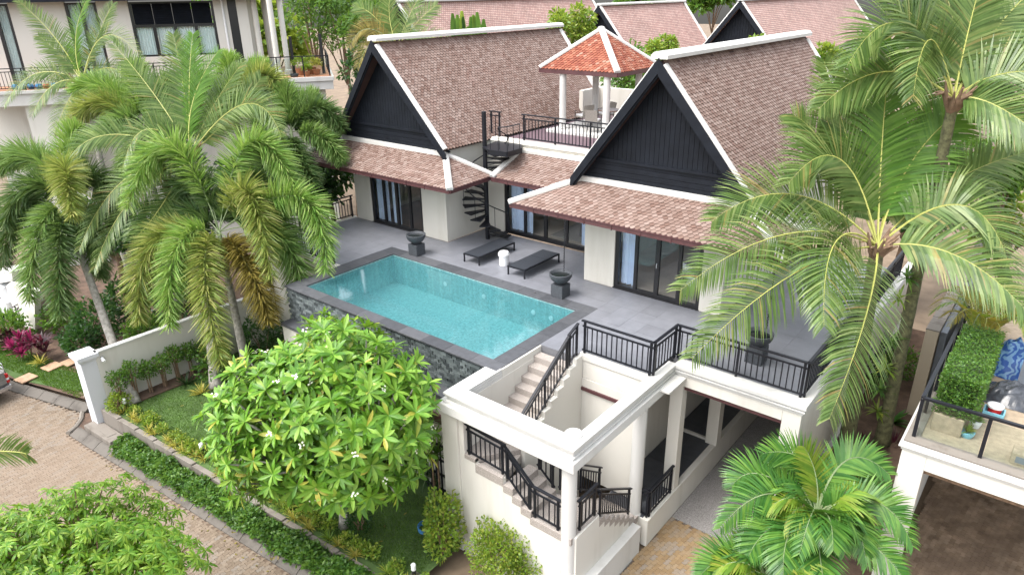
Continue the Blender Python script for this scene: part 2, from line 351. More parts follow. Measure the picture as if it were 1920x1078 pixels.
# ------------------------------------------------------------------ the two gabled wings
YF = 17.93
def wing(label, cx, hw, za, ze, xl, xr, d0, d1, lean, floor, yb=28.6):
    T = thing('house_wing', ((xl+xr)/2, YF, 0), label, 'house', 'gabled wings of the villa')
    s = (za-ze)/hw; tw = .2
    w_ = MB()
    w_.box(xl, d0, YF, YF+tw, 0, 3.5); w_.box(d1, xr, YF, YF+tw, 0, 3.5); w_.box(d0, d1, YF+.003, YF+tw, 2.42, 3.5)
    w_.box(xl, xl+tw, YF+tw, yb, 0, 3.8); w_.box(xr-tw, xr, YF+tw, yb, 0, 3.8)
    w_.box(xl+tw, xr-tw, yb-tw, yb, 0, 3.8)
    w_.build('wall', MT['cream_wall'], T, bevel=.012)
    fl = MB(); fl.box(xl+tw, xr-tw, YF+.02, yb-tw, -.03, .012); fl.build('room_floor', MT[floor], T)
    rm = MB(); rm.box(xl+tw, xr-tw, YF+5.2, YF+5.3, .012, 2.6); rm.box(xl+tw, xr-tw, YF+tw, YF+5.3, 2.6, 2.7); rm.build('room_wall', MT['room_wall'], T)
    sliding_door(T, d0, d1, YF+.1, 2.42, 4)
    # main roof
    ya, ye, yba, ybe = 17.27, 17.55, 28.95, 28.75
    rb = MB(); th = .13
    for sg in (-1, 1):
        a = [V((cx, ya, za)), V((cx+sg*hw, ye, ze)), V((cx+sg*hw, ybe, ze)), V((cx, yba, za))]
        nn = V((s*sg, 0, 1)).normalized()
        rb.prism([p-nn*.02 for p in (a if sg > 0 else a[::-1])], -nn*th)
    roof = rb.build('roof', MT['roof_bed'], T)
    TL = Tiles('roof_tile')
    sl = math.hypot(hw, za-ze)
    TL.face(roof, (cx+hw, ye+.12, ze), (0, 1, 0), (-hw, 0, za-ze), [(0, 0), (ybe-ye-.24, 0), (yba-ye-.3, sl-.1), (ya-ye+.1, sl-.1)])
    TL.face(roof, (cx-hw, ye+.12, ze), (0, 1, 0), (hw, 0, za-ze), [(0, 0), (ybe-ye-.24, 0), (yba-ye-.3, sl-.1), (ya-ye+.1, sl-.1)])
    c = MB(); cap(c, (cx, ya+.02, za+.07), (cx, yba-.02, za+.07), .5, .15)
    for sg in (-1, 1):
        n2 = V((s*sg, 0, 1)).normalized()*.035
        for y1, y2, k in ((ya, ye, .13), (yba, ybe, -.13)):
            cap(c, V((cx+sg*.1, y1+k, za-.1*s))+n2, V((cx+sg*hw, y2+k, ze))+n2, .25, .06)
    c.build('ridge_cap', MT['white_trim'], roof)
    b = MB()
    for sg in (-1, 1):
        for off, dp, yo in ((.02, .30, 0.), (-.16, .22, .055)):
            p0 = V((cx, ya-.03+yo, za+.05+off)); p1 = V((cx+sg*(hw+.16), ye-.03+yo, ze-.16*s+.05+off))
            d_ = V((0, 0, -dp*1.35))
            b.prism([p0, p1, p1+d_*.8, p0+d_], (0, .05, 0))
    b.build('barge_board', MT['gable_black'], roof)
    # gable
    gb = MB(); h0 = 3.5; hm = 4.14; yg = YF-.08
    def half(z): return max(.01, (za-.16-z)/s)
    gb.prism([(cx-half(h0), yg+.05, h0), (cx+half(h0), yg+.05, h0), (cx, yg+.05, za-.16)], (0, .1, 0))
    gb.box(cx-half(hm)-.02, cx+half(hm)+.02, yg-.05, yg+.05, hm-.05, hm+.03)
    gable = gb.build('gable', MT['gable_black'], T)
    x = cx-half(hm)+.02
    while x < cx+half(hm)-.02:
        x2 = min(x+.15, cx+half(hm)); zt = lambda q: za-.16-abs(q-cx)*s
        pts = [(x+.005, yg+.012, hm+.03), (x2-.005, yg+.012, hm+.03), (x2-.005, yg+.012, max(zt(x2), hm+.035))]
        if x < cx < x2: pts.append((cx, yg+.012, za-.16))
        pts.append((x+.005, yg+.012, max(zt(x), hm+.035)))
        MB().prism(pts, (0, .03+random.uniform(0, .004), 0)).build('board', MT['gable_black'], gable); x += .15
    k = 0
    while h0+.16*k < hm-.1:
        z = h0+.16*k; MB().box(cx-half(z+.08), cx+half(z+.08), yg, yg+.04, z+.004, min(z+.154, hm-.05)).build('board', MT['gable_black'], gable); k += 1
    # lean-to roof over the doors
    l = lean; z0, z1, y0, y1 = 2.62, 3.40, 16.55, YF-.04
    A = V((l['x0'], y0, z0)); B = V((l['x1'], y0, z0)); Ct = V((l['t1'], y1, z1)); D = V((l['t0'], y1, z1))
    AB = V((l['x0'], l['yb0'], z0)); BB = V((l['x1']-.12, l['yb1'], z0))
    lb = MB(); dn = V((0, 0, -.1))
    lb.prism([A, B, Ct, D], dn); lb.prism([B, BB, Ct], dn); lb.prism([AB, A, D], dn)
    lr = lb.build('lean_to_roof', MT['roof_bed'], T)
    def pl(O, u, pts):
        O = V(O); u = V(u).normalized(); q = V(pts[2])-O; v = (q-u*q.dot(u)).normalized()
        return u, v, [((V(p)-O).dot(u), (V(p)-O).dot(v)) for p in pts]
    for ps in ([A, B, Ct, D], [B, BB, Ct], [AB, A, D]):
        u, v, uv = pl(ps[0], ps[1]-ps[0], ps); TL.face(lr, ps[0], u, v, uv)
    lc = MB(); up = V((0, 0, .03))
    cap(lc, Ct+up, B+(B-Ct)*.02+up); cap(lc, D+up, A+(A-D)*.02+up); cap(lc, Ct+up, BB+up, .2); cap(lc, D+up, AB+up, .2)
    lc.box(D.x-.1, Ct.x+.1, y1-.14, y1+.04, z1-.03, z1+.13)
    lc.build('ridge_cap', MT['white_trim'], lr)
    f = MB()
    for p, q in ((A, B), (B, BB), (AB, A)):
        f.bar(p+V((0, 0, -.07)), q+V((0, 0, -.07)), .09, .15); f.bar(p+V((0, 0, .0)), q, .13, .03)
    f.build('gutter', MT['fascia'], lr)
    k = int((B.x-A.x)/.95)
    for i in range(1, k): MB().box(A.x+i*.95-.012, A.x+i*.95+.012, y0-.062, y0-.04, z0-.17, z0+.02).build('gutter_bracket', MT['fascia'], lr)
    TL.done(); return T
LW = wing('gabled wing with black gable and tiled roof behind the blue bowl-flanked pool end, left of the spiral staircase', -20.68, 3.02, 7.24, 3.65, -23.4, -18.0, -22.4, -19.32,
     dict(x0=-25.2, x1=-16.4, t0=-23.6, t1=-17.85, yb0=18.95, yb1=18.95), 'room_floor')
LW['label'] = 'gabled villa wing beside the spiral staircase, black gable over glass doors and brown tiled roof'
RWG = wing('gabled villa wing above the carport terrace, black gable over dining room glass doors', -9.13, 2.78, 7.09, 3.62, -11.73, -6.98, -10.6, -7.65,
     dict(x0=-13.7, x1=-4.95, t0=-11.8, t1=-6.55, yb0=18.8, yb1=18.9), 'room_floor_pale')
# ------------------------------------------------------------------ middle wing with the roof terrace
MW = thing('house_link', (-14.8, 20.2, 0), 'low cream link between the gabled wings with glass doors and a small tiled lean-to roof', 'house')
q = MB(); yb = 20.2
q.box(-17.997, -17.04, yb, yb+.2, 0, 3.62); q.box(-17.04, -11.75, yb+.003, yb+.2, 2.45, 3.62); q.box(-12.1, -11.75, yb, yb+.2, 0, 2.45)
q.box(-17.6, -11.76, yb-.02, yb+.3, 3.52, 3.72); q.box(-17.62, -11.75, yb-.07, yb+.36, 3.60, 3.66); q.box(-16.3, -11.77, yb-.1, yb, 3.36, 3.5)
q.build('wall', MT['cream_wall'], MW, bevel=.01)
q = MB(); q.box(-17.98, -11.75, yb+.2, 28.6, 3.3, 3.5); q.box(-17.9, -11.8, yb+3.9, yb+4, 0, 2.6); q.box(-17.9, -11.8, yb+.3, 28, 2.6, 2.7); q.build('ceiling_slab', MT['room_wall'], MW)
MB().box(-17.98, -11.75, yb+.02, 28, -.03, .012).build('room_floor', MT['room_floor_pale'], MW)
sliding_door(MW, -17.04, -12.1, yb+.1, 2.45, 5)
rb = MB(); A, B, C_, D = V((-16.32, 18.73, 2.62)), V((-12.2, 18.73, 2.62)), V((-12.0, 20.16, 3.36)), V((-16.12, 20.16, 3.36))
rb.prism([A, B, C_, D], (0, 0, -.1)); mr = rb.build('lean_to_roof', MT['roof_bed'], MW)
TL = Tiles('roof_tile'); TL.mat = 'roof_tile'
TL.face(mr, A, (1, 0, 0), C_-B, [(.1, 0), (4.1, 0), (4.2, 1.58), (.25, 1.58)]); TL.done()
q = MB(); cap(q, D+V((0, 0, .03)), A+V((-.02, -.03, .03)), .24); q.box(-16.25, -11.8, 20.04, 20.19, 3.33, 3.44); q.build('ridge_cap', MT['white_trim'], mr)
q = MB(); q.bar(A+V((-.05, 0, -.07)), B+V((0, 0, -.07)), .09, .15); q.bar(A+V((-.05, 0, 0)), B, .13, .03); q.build('gutter', MT['fascia'], mr)
for i in range(4): MB().box(-15.6+i*.95-.012, -15.6+i*.95+.012, 18.67, 18.69, 2.45, 2.64).build('gutter_bracket', MT['fascia'], mr)
# ------------------------------------------------------------------ railings
_bal = {}
def railing(label, path, h=.93, step=.14, name='railing', posts=None, cat='railing', bal=.012, lift=.09, group=None):
    """path = list of 3-D points along the foot; posts at every point"""
    P = [V(p) for p in path]; T = thing(name, P[0], label, cat, group)
    tr, mr_, br = MB(), MB(), MB()
    for i, (a, b) in enumerate(zip(P, P[1:])):
        d = (b-a); hd = V((d.x, d.y, 0)).normalized(); e0 = hd*.03
        tr.bar(a-e0+V((0, 0, h)), b+e0+V((0, 0, h)), .075, .04)
        mr_.bar(a+V((0, 0, h-.15)), b+V((0, 0, h-.15)), .035, .04)
        br.bar(a+V((0, 0, lift)), b+V((0, 0, lift)), .035, .04)
        n = max(1, int(d.length/step)); L = h-.15-lift
        key = round(L, 3)
        if key not in _bal: _bal[key] = MB().box(-bal, bal, -bal, bal, 0, L).mesh('baluster', MT['black_metal'])
        for k in range(1, n):
            p = a+d*(k/n); obj('baluster', _bal[key], T, frame(p+V((0, 0, lift)), hd, V((-hd.y, hd.x, 0)), V((0, 0, 1))))
        for p in ((a+hd*.07, b-hd*.07) if (b-a).length > .5 else (a+hd*.03, b-hd*.03)):
            zz = a.z+(b.z-a.z)*((p-a).length/(b-a).length)
            MB().box(p.x-.026, p.x+.026, p.y-.026, p.y+.026, zz+.002, zz+h-.01).build('post', MT['black_metal'], T)
        m_ = max(1, round(d.length/1.45))
        for k in range(1, m_):
            p = a+d*(k/m_); MB().box(p.x-.024, p.x+.024, p.y-.024, p.y+.024, p.z+.002, p.z+h-.01).build('post', MT['black_metal'], T)
    tr.build('top_rail', MT['black_metal'], T, bevel=.006); mr_.build('mid_rail', MT['black_metal'], T); br.build('bottom_rail', MT['black_metal'], T)
    return T
# ------------------------------------------------------------------ terrace
TE = thing('terrace', (-13, 15.5, -4.8), 'raised grey tiled pool terrace with white moulded cornice above the carport', 'terrace')
def cells(rects, w, d, parent, mat, z, th=.016, gap=.004, x_off=0):
    cache = {}
    for (x0, x1, y0, y1) in rects:
        nx0 = math.floor((x0+x_off)/w); nx1 = math.ceil((x1+x_off)/w); ny0 = math.floor(y0/d); ny1 = math.ceil(y1/d)
        for i in range(nx0, nx1):
            for j in range(ny0, ny1):
                a = max(x0, i*w-x_off); b = min(x1, (i+1)*w-x_off); c = max(y0, j*d); e = min(y1, (j+1)*d)
                if b-a < .04 or e-c < .04: continue
                k = (round(b-a, 3), round(e-c, 3), mat, th)
                if k not in cache: cache[k] = MB().box(gap/2, b-a-gap/2, gap/2, e-c-gap/2, -th, 0).mesh('floor_tile', MT[mat])
                obj('floor_tile', cache[k], parent, Matrix.Translation((a, c, z+random.uniform(-.001, .001))))
rects = [(-23.5, -19.36, 13.85, 17.92), (-19.36, -10.1, 16.27, 17.92), (-10.1, -8.97, 13.36, 17.92), (-8.97, -6.95, 13.72, 17.92), (-6.95, -3.68, 14.98, 17.92), (-17.98, -11.75, 17.92, 20.06), (-6.96, -3.68, 17.92, 25)]
b = MB()
for (x0, x1, y0, y1) in rects: b.box(x0, x1, y0, y1, -.3, -.018)
bed = b.build('terrace_slab', MT['grout'], TE)
cells(rects, 1.2, .6, bed, 'deck_tile', 0)
b = MB()          # edge walls and the masses below
b.box(-23.7, -19.36, 13.65, 13.85, -4.8, .02); b.box(-23.75, -19.36, 13.58, 13.65, -.3, -.08); b.box(-23.75, -19.36, 13.6, 13.651, -.45, -.36)
b.box(-23.7, -23.5, 13.85, 18.0, -4.8, .02); b.box(-23.8, -23.7, 13.6, 18, -.3, -.1)
b.box(-8.97, -6.95, 13.62, 13.72, -.72, .012); b.box(-8.97, -6.9, 13.58, 13.62, -.16, -.02)
b.box(-19.3, -10.6, 16.3, 17.9, -4.8, -.31)
b.build('edge_wall', MT['cream_wall'], TE, bevel=.01)
# carport front: piers, beam, cornice; side wall
c = MB(); yf = 14.66
c.box(-6.46, -3.93, yf, yf+.3, -.6, -.28); c.box(-6.8, -6.46, yf, yf+.3, -4.0, -.28); c.box(-3.93, -3.5, yf, yf+.3, -4.82, -.28)
c.box(-3.72, -3.503, yf+.3, 26, -4.8, -.28); c.box(-6.42, -3.72, 24, 24.2, -4.8, -.28)
c.box(-6.75, -6.39, 17.3, 17.62, -3.95, -.35); c.box(-7.8, -6.75, 17.4, 17.5, -3.95, -3.87); c.box(-6.75, -6.39, 20.6, 20.9, -3.95, -.35)
c.box(-8.1, -7.83, 13.72, 24, -4.0, -.31)
c.build('carport_wall', MT['cream_wall'], TE, bevel=.012)
c = MB()
def ledge(c, z0, z1, o):
    c.box(-6.72-0, -3.5+o, yf-o, 14.98, z0, z1); c.box(-3.66, -3.5+o, 14.98, 26, z0, z1)
ledge(c, -.28, -.2, .03); ledge(c, -.2, -.15, .075); ledge(c, -.15, -.1, .055); ledge(c, -.1, .012, .10)
c.build('cornice', MT['white_trim'], TE, bevel=.012)
c = MB(); c.box(-6.44, -3.94, yf+.1, yf+.28, -.74, -.6); c.box(-6.44, -3.94, yf+.06, yf+.1, -.72, -.62); c.build('shutter_box', MT['fascia'], TE)
c = MB(); c.box(-6.38, -3.74, 14.96, 24, -.36, -.31); c.box(-7.83, -6.38, 13.72, 24, -.36, -.311); c.build('carport_ceiling', MT['white_trim'], TE)
# walkway floor beside the carport
c = MB(); c.box(-7.83, -6.43, 13.2, 24, -4.8, -3.97); c.box(-6.6, -6.425, 13.16, 24, -4.8, -3.952); c.build('walkway_plinth', MT['cream_wall'], TE, bevel=.01)
wk = MB().box(-7.82, -6.6, 13.22, 23.9, -3.97, -3.966).build('walkway_bed', MT['grout'], TE)
cells([(-7.82, -6.6, 13.22, 23.9)], .6, .6, wk, 'walk_tile', -3.948)
stt(MB().box(-6.42, -3.73, 14.62, 24, G-.08, G+.004).build('carport_floor', MT['granite_wash']))
# ================================================================== swimming pool
PO = thing('swimming_pool', (-14.7, 13.8, -1.2), 'turquoise swimming pool with dark grey stone coping and stone clad outer wall', 'pool')
px0, px1, py0, py1 = -18.76, -10.55, 11.93, 15.81
q = MB(); zb = -1.15
q.box(px0-.2, px1+.2, py0-.2, py1+.2, zb-.2, zb)
q.box(px0-.25, px0, py0-.2, py1+.2, zb, -.05); q.box(px1, px1+.2, py0-.2, py1+.2, zb, -.05); q.box(px0, px1, py1, py1+.2, zb, -.05); q.box(px0, px1, py0-.25, py0, zb, -.05)
q.build('basin', MT['pool_tile'], PO)
q = MB().poly([(px0+.001, py0+.001, -.085), (px1-.001, py0+.001, -.085), (px1-.001, py1-.001, -.085), (px0+.001, py1-.001, -.085)]).build('water', MT['water'], PO)
q = MB(); q.box(-19.3, -10.15, 11.6, 16.2, -.06, -.052); 
cw = {}
def slab(x0, x1, y0, y1):
    MB().box(x0+.002, x1-.002, y0+.002, y1-.002, -.05, random.uniform(.001, .004)).build('coping_slab', MT['coping'], PO, bevel=.006)
n = 10
for i in range(n):
    a = -19.34+(9.24)*i/n; b_ = -19.34+9.24*(i+1)/n
    slab(a, b_, py1-.02, 16.27); slab(a, b_, 11.52, py0+.02)
for i in range(4):
    a = py0+.02+(py1-py0-.04)*i/4; b_ = py0+.02+(py1-py0-.04)*(i+1)/4
    slab(-19.34, px0+.02, a, b_); slab(px1-.02, -10.1, a, b_)
# stone cladding of the outer wall and ledge below
q = MB(); q.box(-19.3, -10.5, 11.62, 11.68, -1.2, -.05); cl = q.build('outer_wall', MT['stone_black'], PO)
st = []; meS = [MB().box(-.094*k, .094*k, -.02, .02, -.046, .046).mesh('stone', MT['stone_clad']) for k in (.85, 1., 1.12)]
z = -1.15; r_ = 0
while z < -.1:
    x = -19.25+(r_ % 2)*.1
    while x < -10.55: st.append((x, z)); x += .2
    z += .098; r_ += 1
st.sort(key=lambda p: -p[0]); rest = MB()
for i, (x, z) in enumerate(st):
    y = 11.6+random.uniform(-.012, .012)
    if i < 300: obj('stone', random.choice(meS), cl, Matrix.Translation((x, y, z)))
    else: rest.box(x-.095, x+.095, y-.02, y+.02, z-.046, z+.046)
kind(rest.build('stones', MT['stone_clad'], cl), 'stuff')
q = MB(); q.box(-19.3, -10.45, 11.15, 11.66, -1.3, -1.2); q.build('overflow_ledge', MT['coping'], PO)
q = MB(); q.box(-19.3, -10.45, 11.2, 11.4, -4.7, -1.3); q.build('pool_base_wall', MT['cream_wall'], PO)
q = MB(); q.box(-19.2, -10.46, 11.12, 11.2, -2.1, -1.85); q.build('shadow_beam', MT['fascia'], PO)  # dark maroon beam along the base wall, below the ledge
for x, y in ((-16.1, 15.8), (-14.3, 15.8), (-12.2, 15.8), (-11.5, 15.8)):
    MB().lathe([(.03, 0), (.085, 0), (.085, .02), (.03, .03)], (0, 0, 0), 16).build('pool_light', MT['white_ceramic'], PO).matrix_basis = Matrix.Translation((x, y, -.55)) @ Matrix.Rotation(PI/2, 4, 'X')
# dark lattice gate below the pool
L = thing('lattice_gate', (-11.0, 10.9, -4.5), 'black wooden lattice gate under the pool ledge beside the stair tower', 'gate')
for i in range(9): MB().bar((-12.3+i*.2, 10.9, -4.3), (-12.3+i*.2, 10.9, -2.5), .05, .03).build('slat', MT['black_metal'], L)
for i in range(4): MB().bar((-12.35, 10.87, -4.1+i*.5), (-10.6, 10.87, -4.1+i*.5+.05), .06, .03, up=(0, 1, 0)).build('rail', MT['black_metal'], L)
# ================================================================== stair tower
ST = thing('stair_tower', (-8.6, 11.8, -4.8), 'white stair tower with open square top, round columns and granite stairs winding down', 'stair tower')
c = MB()
def ring(c, xo0, xo1, yo, z0, z1, xi0=-10.05, xi1=-6.95, yi=10.42, ye=None):
    c.box(xo0, xi0, yo, 11.70, z0, z1); c.box(xi1, xo1, yi, 14.66, z0, z1); c.box(xi0, xo1, yo, yi, z0, z1)
ring(c, -10.48, -6.66, 9.98, -.06, .0); ring(c, -10.45, -6.69, 10.01, -.13, -.06); ring(c, -10.41, -6.72, 10.05, -.22, -.13); ring(c, -10.46, -6.68, 10.0, -.25, -.22)
c.build('parapet_cap', MT['white_trim'], ST, bevel=.012)
c = MB(); ring(c, -10.66, -6.62, 9.92, -.55, -.30); ring(c, -10.52, -6.70, 10.0, -.30, -.25); c.build('beam', MT['white_trim'], ST, bevel=.012)
c = MB(); c.lathe([(.2, 0), (.2, .035), (.17, .05)], (-7.0, 10.47, .001), 24); c.build('column_cap', MT['white_trim'], ST)
q = MB(); q.lathe([(.172, -5.0), (.172, -.55)], (-6.92, 10.22, 0), 28); q.build('column', MT['white_trim'], ST, smooth=False)
q = MB(); q.lathe([(.19, -3.95), (.19, -3.9), (.172, -3.88), (.172, -.55)], (-6.87, 13.22, 0), 28); q.build('column', MT['white_trim'], ST)
# walls: left, front with stepped top, back
c = MB()
c.box(-10.45, -10.044, 10.43, 13.6, -4.7, -.25); c.box(-10.05, -9.0, 11.75, 13.6, -4.7, -2.2)
c.box(-10.66, -10.13, 10.04, 10.44, -4.7, -.55); c.box(-10.14, -10.052, 11.7, 13.4, -.26, -.02)
fp = [(-10.13, -.56), (-9.97, -.74), (-9.97, -1.66), (-9.62, -1.66), (-9.62, -1.80), (-8.74, -1.80), (-8.74, -1.98), (-8.47, -1.98), (-8.47, -2.17), (-8.21, -2.17), (-8.21, -2.35), (-7.93, -2.35), (-7.93, -2.53), (-7.0, -2.53), (-7.0, -5.0), (-10.13, -5.0)]
c.prism([(x, 10.10, z) for x, z in fp], (0, .12, 0))
sp = [(10.22, -5.0), (10.22, -2.53), (11.18, -2.53)]
for i in range(8): sp += [(11.18+.245*i, -2.53-.172*(i+1)+.03)] if 0 else []
y, z = 11.18, -2.53
for i in range(8): z2 = z-.172; sp += [(y+.004, z2+.09)] if 0 else [(y, z2), (y+.245, z2)]; y += .245; z = z2
sp += [(13.2, -3.97), (13.2, -5.0)]
c.prism([(-6.80, yy, zz) for yy, zz in sp], (.10, 0, 0))
fl1 = [(13.6, -4.7), (13.6, -.03), (13.33, -.03)]+[q_ for i in range(8) for q_ in ((13.30-.275*i, -.182*(i+1)-.03), (13.30-.275*(i+1), -.182*(i+1)-.03))]+[(11.1, -4.7)]
c.prism([(-8.985, yy, zz) for yy, zz in fl1], (.12, 0, 0))
c.build('wall', MT['cream_wall'], ST, bevel=.008)
c = MB(); c.box(-6.86, -6.48, 8.2, 12.9, -5.0, -3.95); c.build('low_wall', MT['white_trim'], ST, bevel=.012)
MB().box(-10.7, -10.1, 10.0, 10.5, -4.75, -4.35).build('pilaster_base', MT['white_trim'], ST, bevel=.012)
c = MB(); c.box(-9.05, -7.4, 13.55, 13.63, -1.06, -.97); c.build('handrail_beam', MT['fascia'], ST)
c = MB(); c.box(-8.93, -7.0, 13.60, 13.76, -3.9, -.722); c.build('rear_wall', MT['cream_wall'], ST)
# steps
def step(pts, z, th=.20): MB().prism([(x, y, z-th) for x, y in pts], (0, 0, th)).build('step', MT['granite'], ST, bevel=.008)
for i in range(8):
    z = -.182*(i+1); y1 = 13.30-.275*i
    step([(-10.05, y1-.285), (-8.99, y1-.285), (-8.99, y1), (-10.05, y1)], z)
zc = -1.64                                     # winders round the corner
step([(-10.05, 10.22), (-9.62, 10.22), (-8.99, 11.1), (-10.05, 11.1)], zc, .22)
step([(-9.62, 10.088), (-8.74, 10.088), (-8.97, 11.1), (-8.99, 11.1)], -1.78, .25); step([(-9.97, 10.088), (-9.62, 10.088), (-9.62, 10.24), (-9.97, 10.24)], zc+.002, .12)
for i, (a, b_) in enumerate(((-8.74, -8.47), (-8.47, -8.21), (-8.21, -7.93))):
    step([(a, 10.09), (b_+.03, 10.09), (b_+.03, 11.1), (a, 11.1)], -1.96-.185*i, .22)
step([(-7.93, 10.09), (-6.76, 10.09), (-6.72, 11.18), (-7.93, 11.18)], -2.51, .2)
for i in range(8):
    y1 = 11.18+.245*i; step([(-7.8, y1), (-6.695, y1), (-6.695, y1+.26), (-7.8, y1+.26)], -2.51-.172*(i+1), .2)
# railings of the stairs and terrace
railing('black railing descending the upper stair flight beside the pool coping', [(-8.98, 13.5, .0), (-8.98, 13.12, -.18), (-8.98, 11.05, -1.64)], .90, .15, 'stair_railing', group='stair railings')
railing('black railing stepping down along the front wall of the stair tower', [(-9.93, 10.16, -1.64), (-8.72, 10.16, -1.72), (-7.9, 10.16, -2.49), (-7.1, 10.16, -2.51)], .86, .15, 'stair_railing', group='stair railings')
railing('short black railing on the lower landing between the two round columns', [(-6.78, 10.4, -2.5), (-6.78, 11.15, -2.5)], .86, .15, 'stair_railing', group='stair railings')
railing('black railing on the inner side of the lower stair flight', [(-7.86, 11.15, -2.35), (-7.86, 13.1, -3.75)], .86, .15, 'stair_railing', group='stair railings')
railing('black railing on the inner side of the middle flight inside the tower', [(-8.5, 11.12, -1.95), (-7.95, 11.12, -2.4)], .86, .15, 'stair_railing', group='stair railings')
railing('black railing following the last steps down beside the round column', [(-6.76, 11.22, -2.62), (-6.76, 12.75, -3.6)], .80, .11, 'stair_railing', group='stair railings')
railing('low black railing on the walkway plinth above the golden driveway pavers', [(-6.75, 13.28, -3.948), (-6.5, 13.28, -3.948), (-6.5, 14.6, -3.948)], .86, .14, 'railing')
railing('black terrace railing around the stepped corner above the stair tower and carport', [(-8.93, 13.67, .012), (-6.86, 13.67, .012), (-6.86, 14.92, .012), (-3.6, 14.92, .012), (-3.6, 24.5, .012)], .93, .14, 'terrace_railing')
railing('black terrace railing left of the pool above the cream garden wall', [(-23.55, 13.75, .02), (-19.5, 13.75, .02)], .93, .14, 'terrace_railing')
railing('black terrace railing at the deck end by the dark hedge, left of the glass doors', [(-23.62, 13.85, .02), (-23.62, 17.9, .02)], .93, .14, 'terrace_railing')
railing('black railing on the edge of the rooftop terrace between the gables', [(-16.2, 20.36, 3.72), (-11.7, 20.36, 3.72)], .95, .15, 'rooftop_railing')
railing('short black railing on the rooftop beside the top of the spiral staircase', [(-17.85, 20.42, 3.6), (-17.3, 20.42, 3.6)], 1.05, .2, 'rooftop_railing')
# ================================================================== rooftop terrace and pavilion
RT = thing('rooftop_terrace', (-14.8, 23, 3.5), 'purple brown tiled rooftop terrace between the two gabled roofs', 'terrace')
MB().box(-17.6, -11.6, 20.5, 28.4, 3.5, 3.56).build('floor', MT['purple_tile'], RT)
c = MB(); c.box(-17.0, -13.9, 22.9, 26.3, 3.56, 3.68); c.build('plinth', MT['white_trim'], RT, bevel=.01)
c = MB(); c.box(-17.7, -12, 28.0, 28.2, 3.5, 4.75); c.box(-17.9, -17.7, 26.6, 28.2, 3.5, 4.75); c.build('parapet', MT['cream_wall'], RT)
PV = thing('rooftop_pavilion', (-15.5, 24.6, 3.68), 'small rooftop pavilion with orange pyramid roof on four round white columns', 'pavilion')
ex0, ex1, ey0, ey1, ez = -17.55, -13.92, 23.2, 26.4, 6.0; ap = V((-15.72, 24.82, 7.42))
E4 = [V((ex0, ey0, ez)), V((ex1, ey0, ez)), V((ex1, ey1, ez)), V((ex0, ey1, ez))]
q = MB()
for i in range(4): q.prism([E4[i], E4[(i+1) % 4], ap], (0, 0, -.08))
pr = q.build('roof', MT['roof_bed'], PV)
TL = Tiles('roof_tile_red')
for i in range(4):
    a, b_ = E4[i], E4[(i+1) % 4]; u = (b_-a).normalized(); vq = ap-a; v = (vq-u*vq.dot(u)).normalized()
    TL.face(pr, a, u, v, [(0, 0), ((b_-a).length, 0), (vq.dot(u), vq.dot(v))])
TL.done()
q = MB()
for p in E4: cap(q, ap+V((0, 0, .02)), p+V((0, 0, .03)), .24, .08)
q.lathe([(.16, -.05), (.14, .08), (.05, .12)], tuple(ap), 10); q.build('ridge_cap', MT['white_trim'], pr)
q = MB()
for i in range(4): q.bar(E4[i]+V((0, 0, -.08)), E4[(i+1) % 4]+V((0, 0, -.08)), .08, .16)
q.build('fascia', MT['fascia'], pr)
for x in (-16.5, -14.45):
    for y in (23.35, 25.75): MB().lathe([(.16, 3.68), (.16, 3.74), (.135, 3.76), (.135, 5.98)], (x, y, 0), 20).build('column', MT['white_trim'], PV)
def arm_chair(x, y, rz, label):
    T = thing('armchair', (x, y, 3.68), label, 'chair', 'wicker chairs in the rooftop pavilion'); mm = Matrix.Translation((x, y, 3.68)) @ Matrix.Rotation(rz, 4, 'Z')
    def p(name, mb, mat): o = mb.build(name, MT[mat], T); o.matrix_basis = mm
    p('seat', MB().box(-.25, .25, -.25, .25, .38, .44), 'wicker'); p('cushion', MB().box(-.23, .23, -.23, .22, .44, .5), 'white_ceramic')
    p('backrest', MB().prism([(-.25, .22, .44), (.25, .22, .44), (.25, .34, .88), (-.25, .34, .88)], (0, .03, 0)), 'wicker')
    for sx in (-1, 1):
        p('armrest', MB().tube([(sx*.27, -.24, 0), (sx*.27, -.24, .62), (sx*.27, .28, .64)], .014, 6), 'dark_frame')
        p('leg', MB().tube([(sx*.25, .25, 0), (sx*.25, .22, .44)], .014, 6), 'dark_frame')
arm_chair(-16.1, 24.3, -1.9, 'wicker armchair with pale cushion, back to the brown tiled roof'); arm_chair(-15.1, 23.45, PI+.3, 'wicker armchair with its back to the rooftop railing')
arm_chair(-14.1, 25.0, 1.4, 'wicker armchair on the far side of the rooftop table'); arm_chair(-15.6, 25.2, -.5, 'wicker armchair beside the rear pavilion column')
T = thing('bistro_table', (-15.0, 24.5, 3.68), 'round brown table in the rooftop pavilion', 'table')
MB().lathe([(.45, .70), (.46, .72), (.45, .74)], (-15.0, 24.5, 3.68), 24).build('table_top', MT['table_top'], T); MB().tube([(-15, 24.5, 3.70), (-15, 24.5, 4.39)], .04, 10).build('leg', MT['dark_frame'], T)
MB().lathe([(.25, 0), (.25, .02), (.06, .05)], (-15, 24.5, 3.68), 16).build('base', MT['dark_frame'], T)
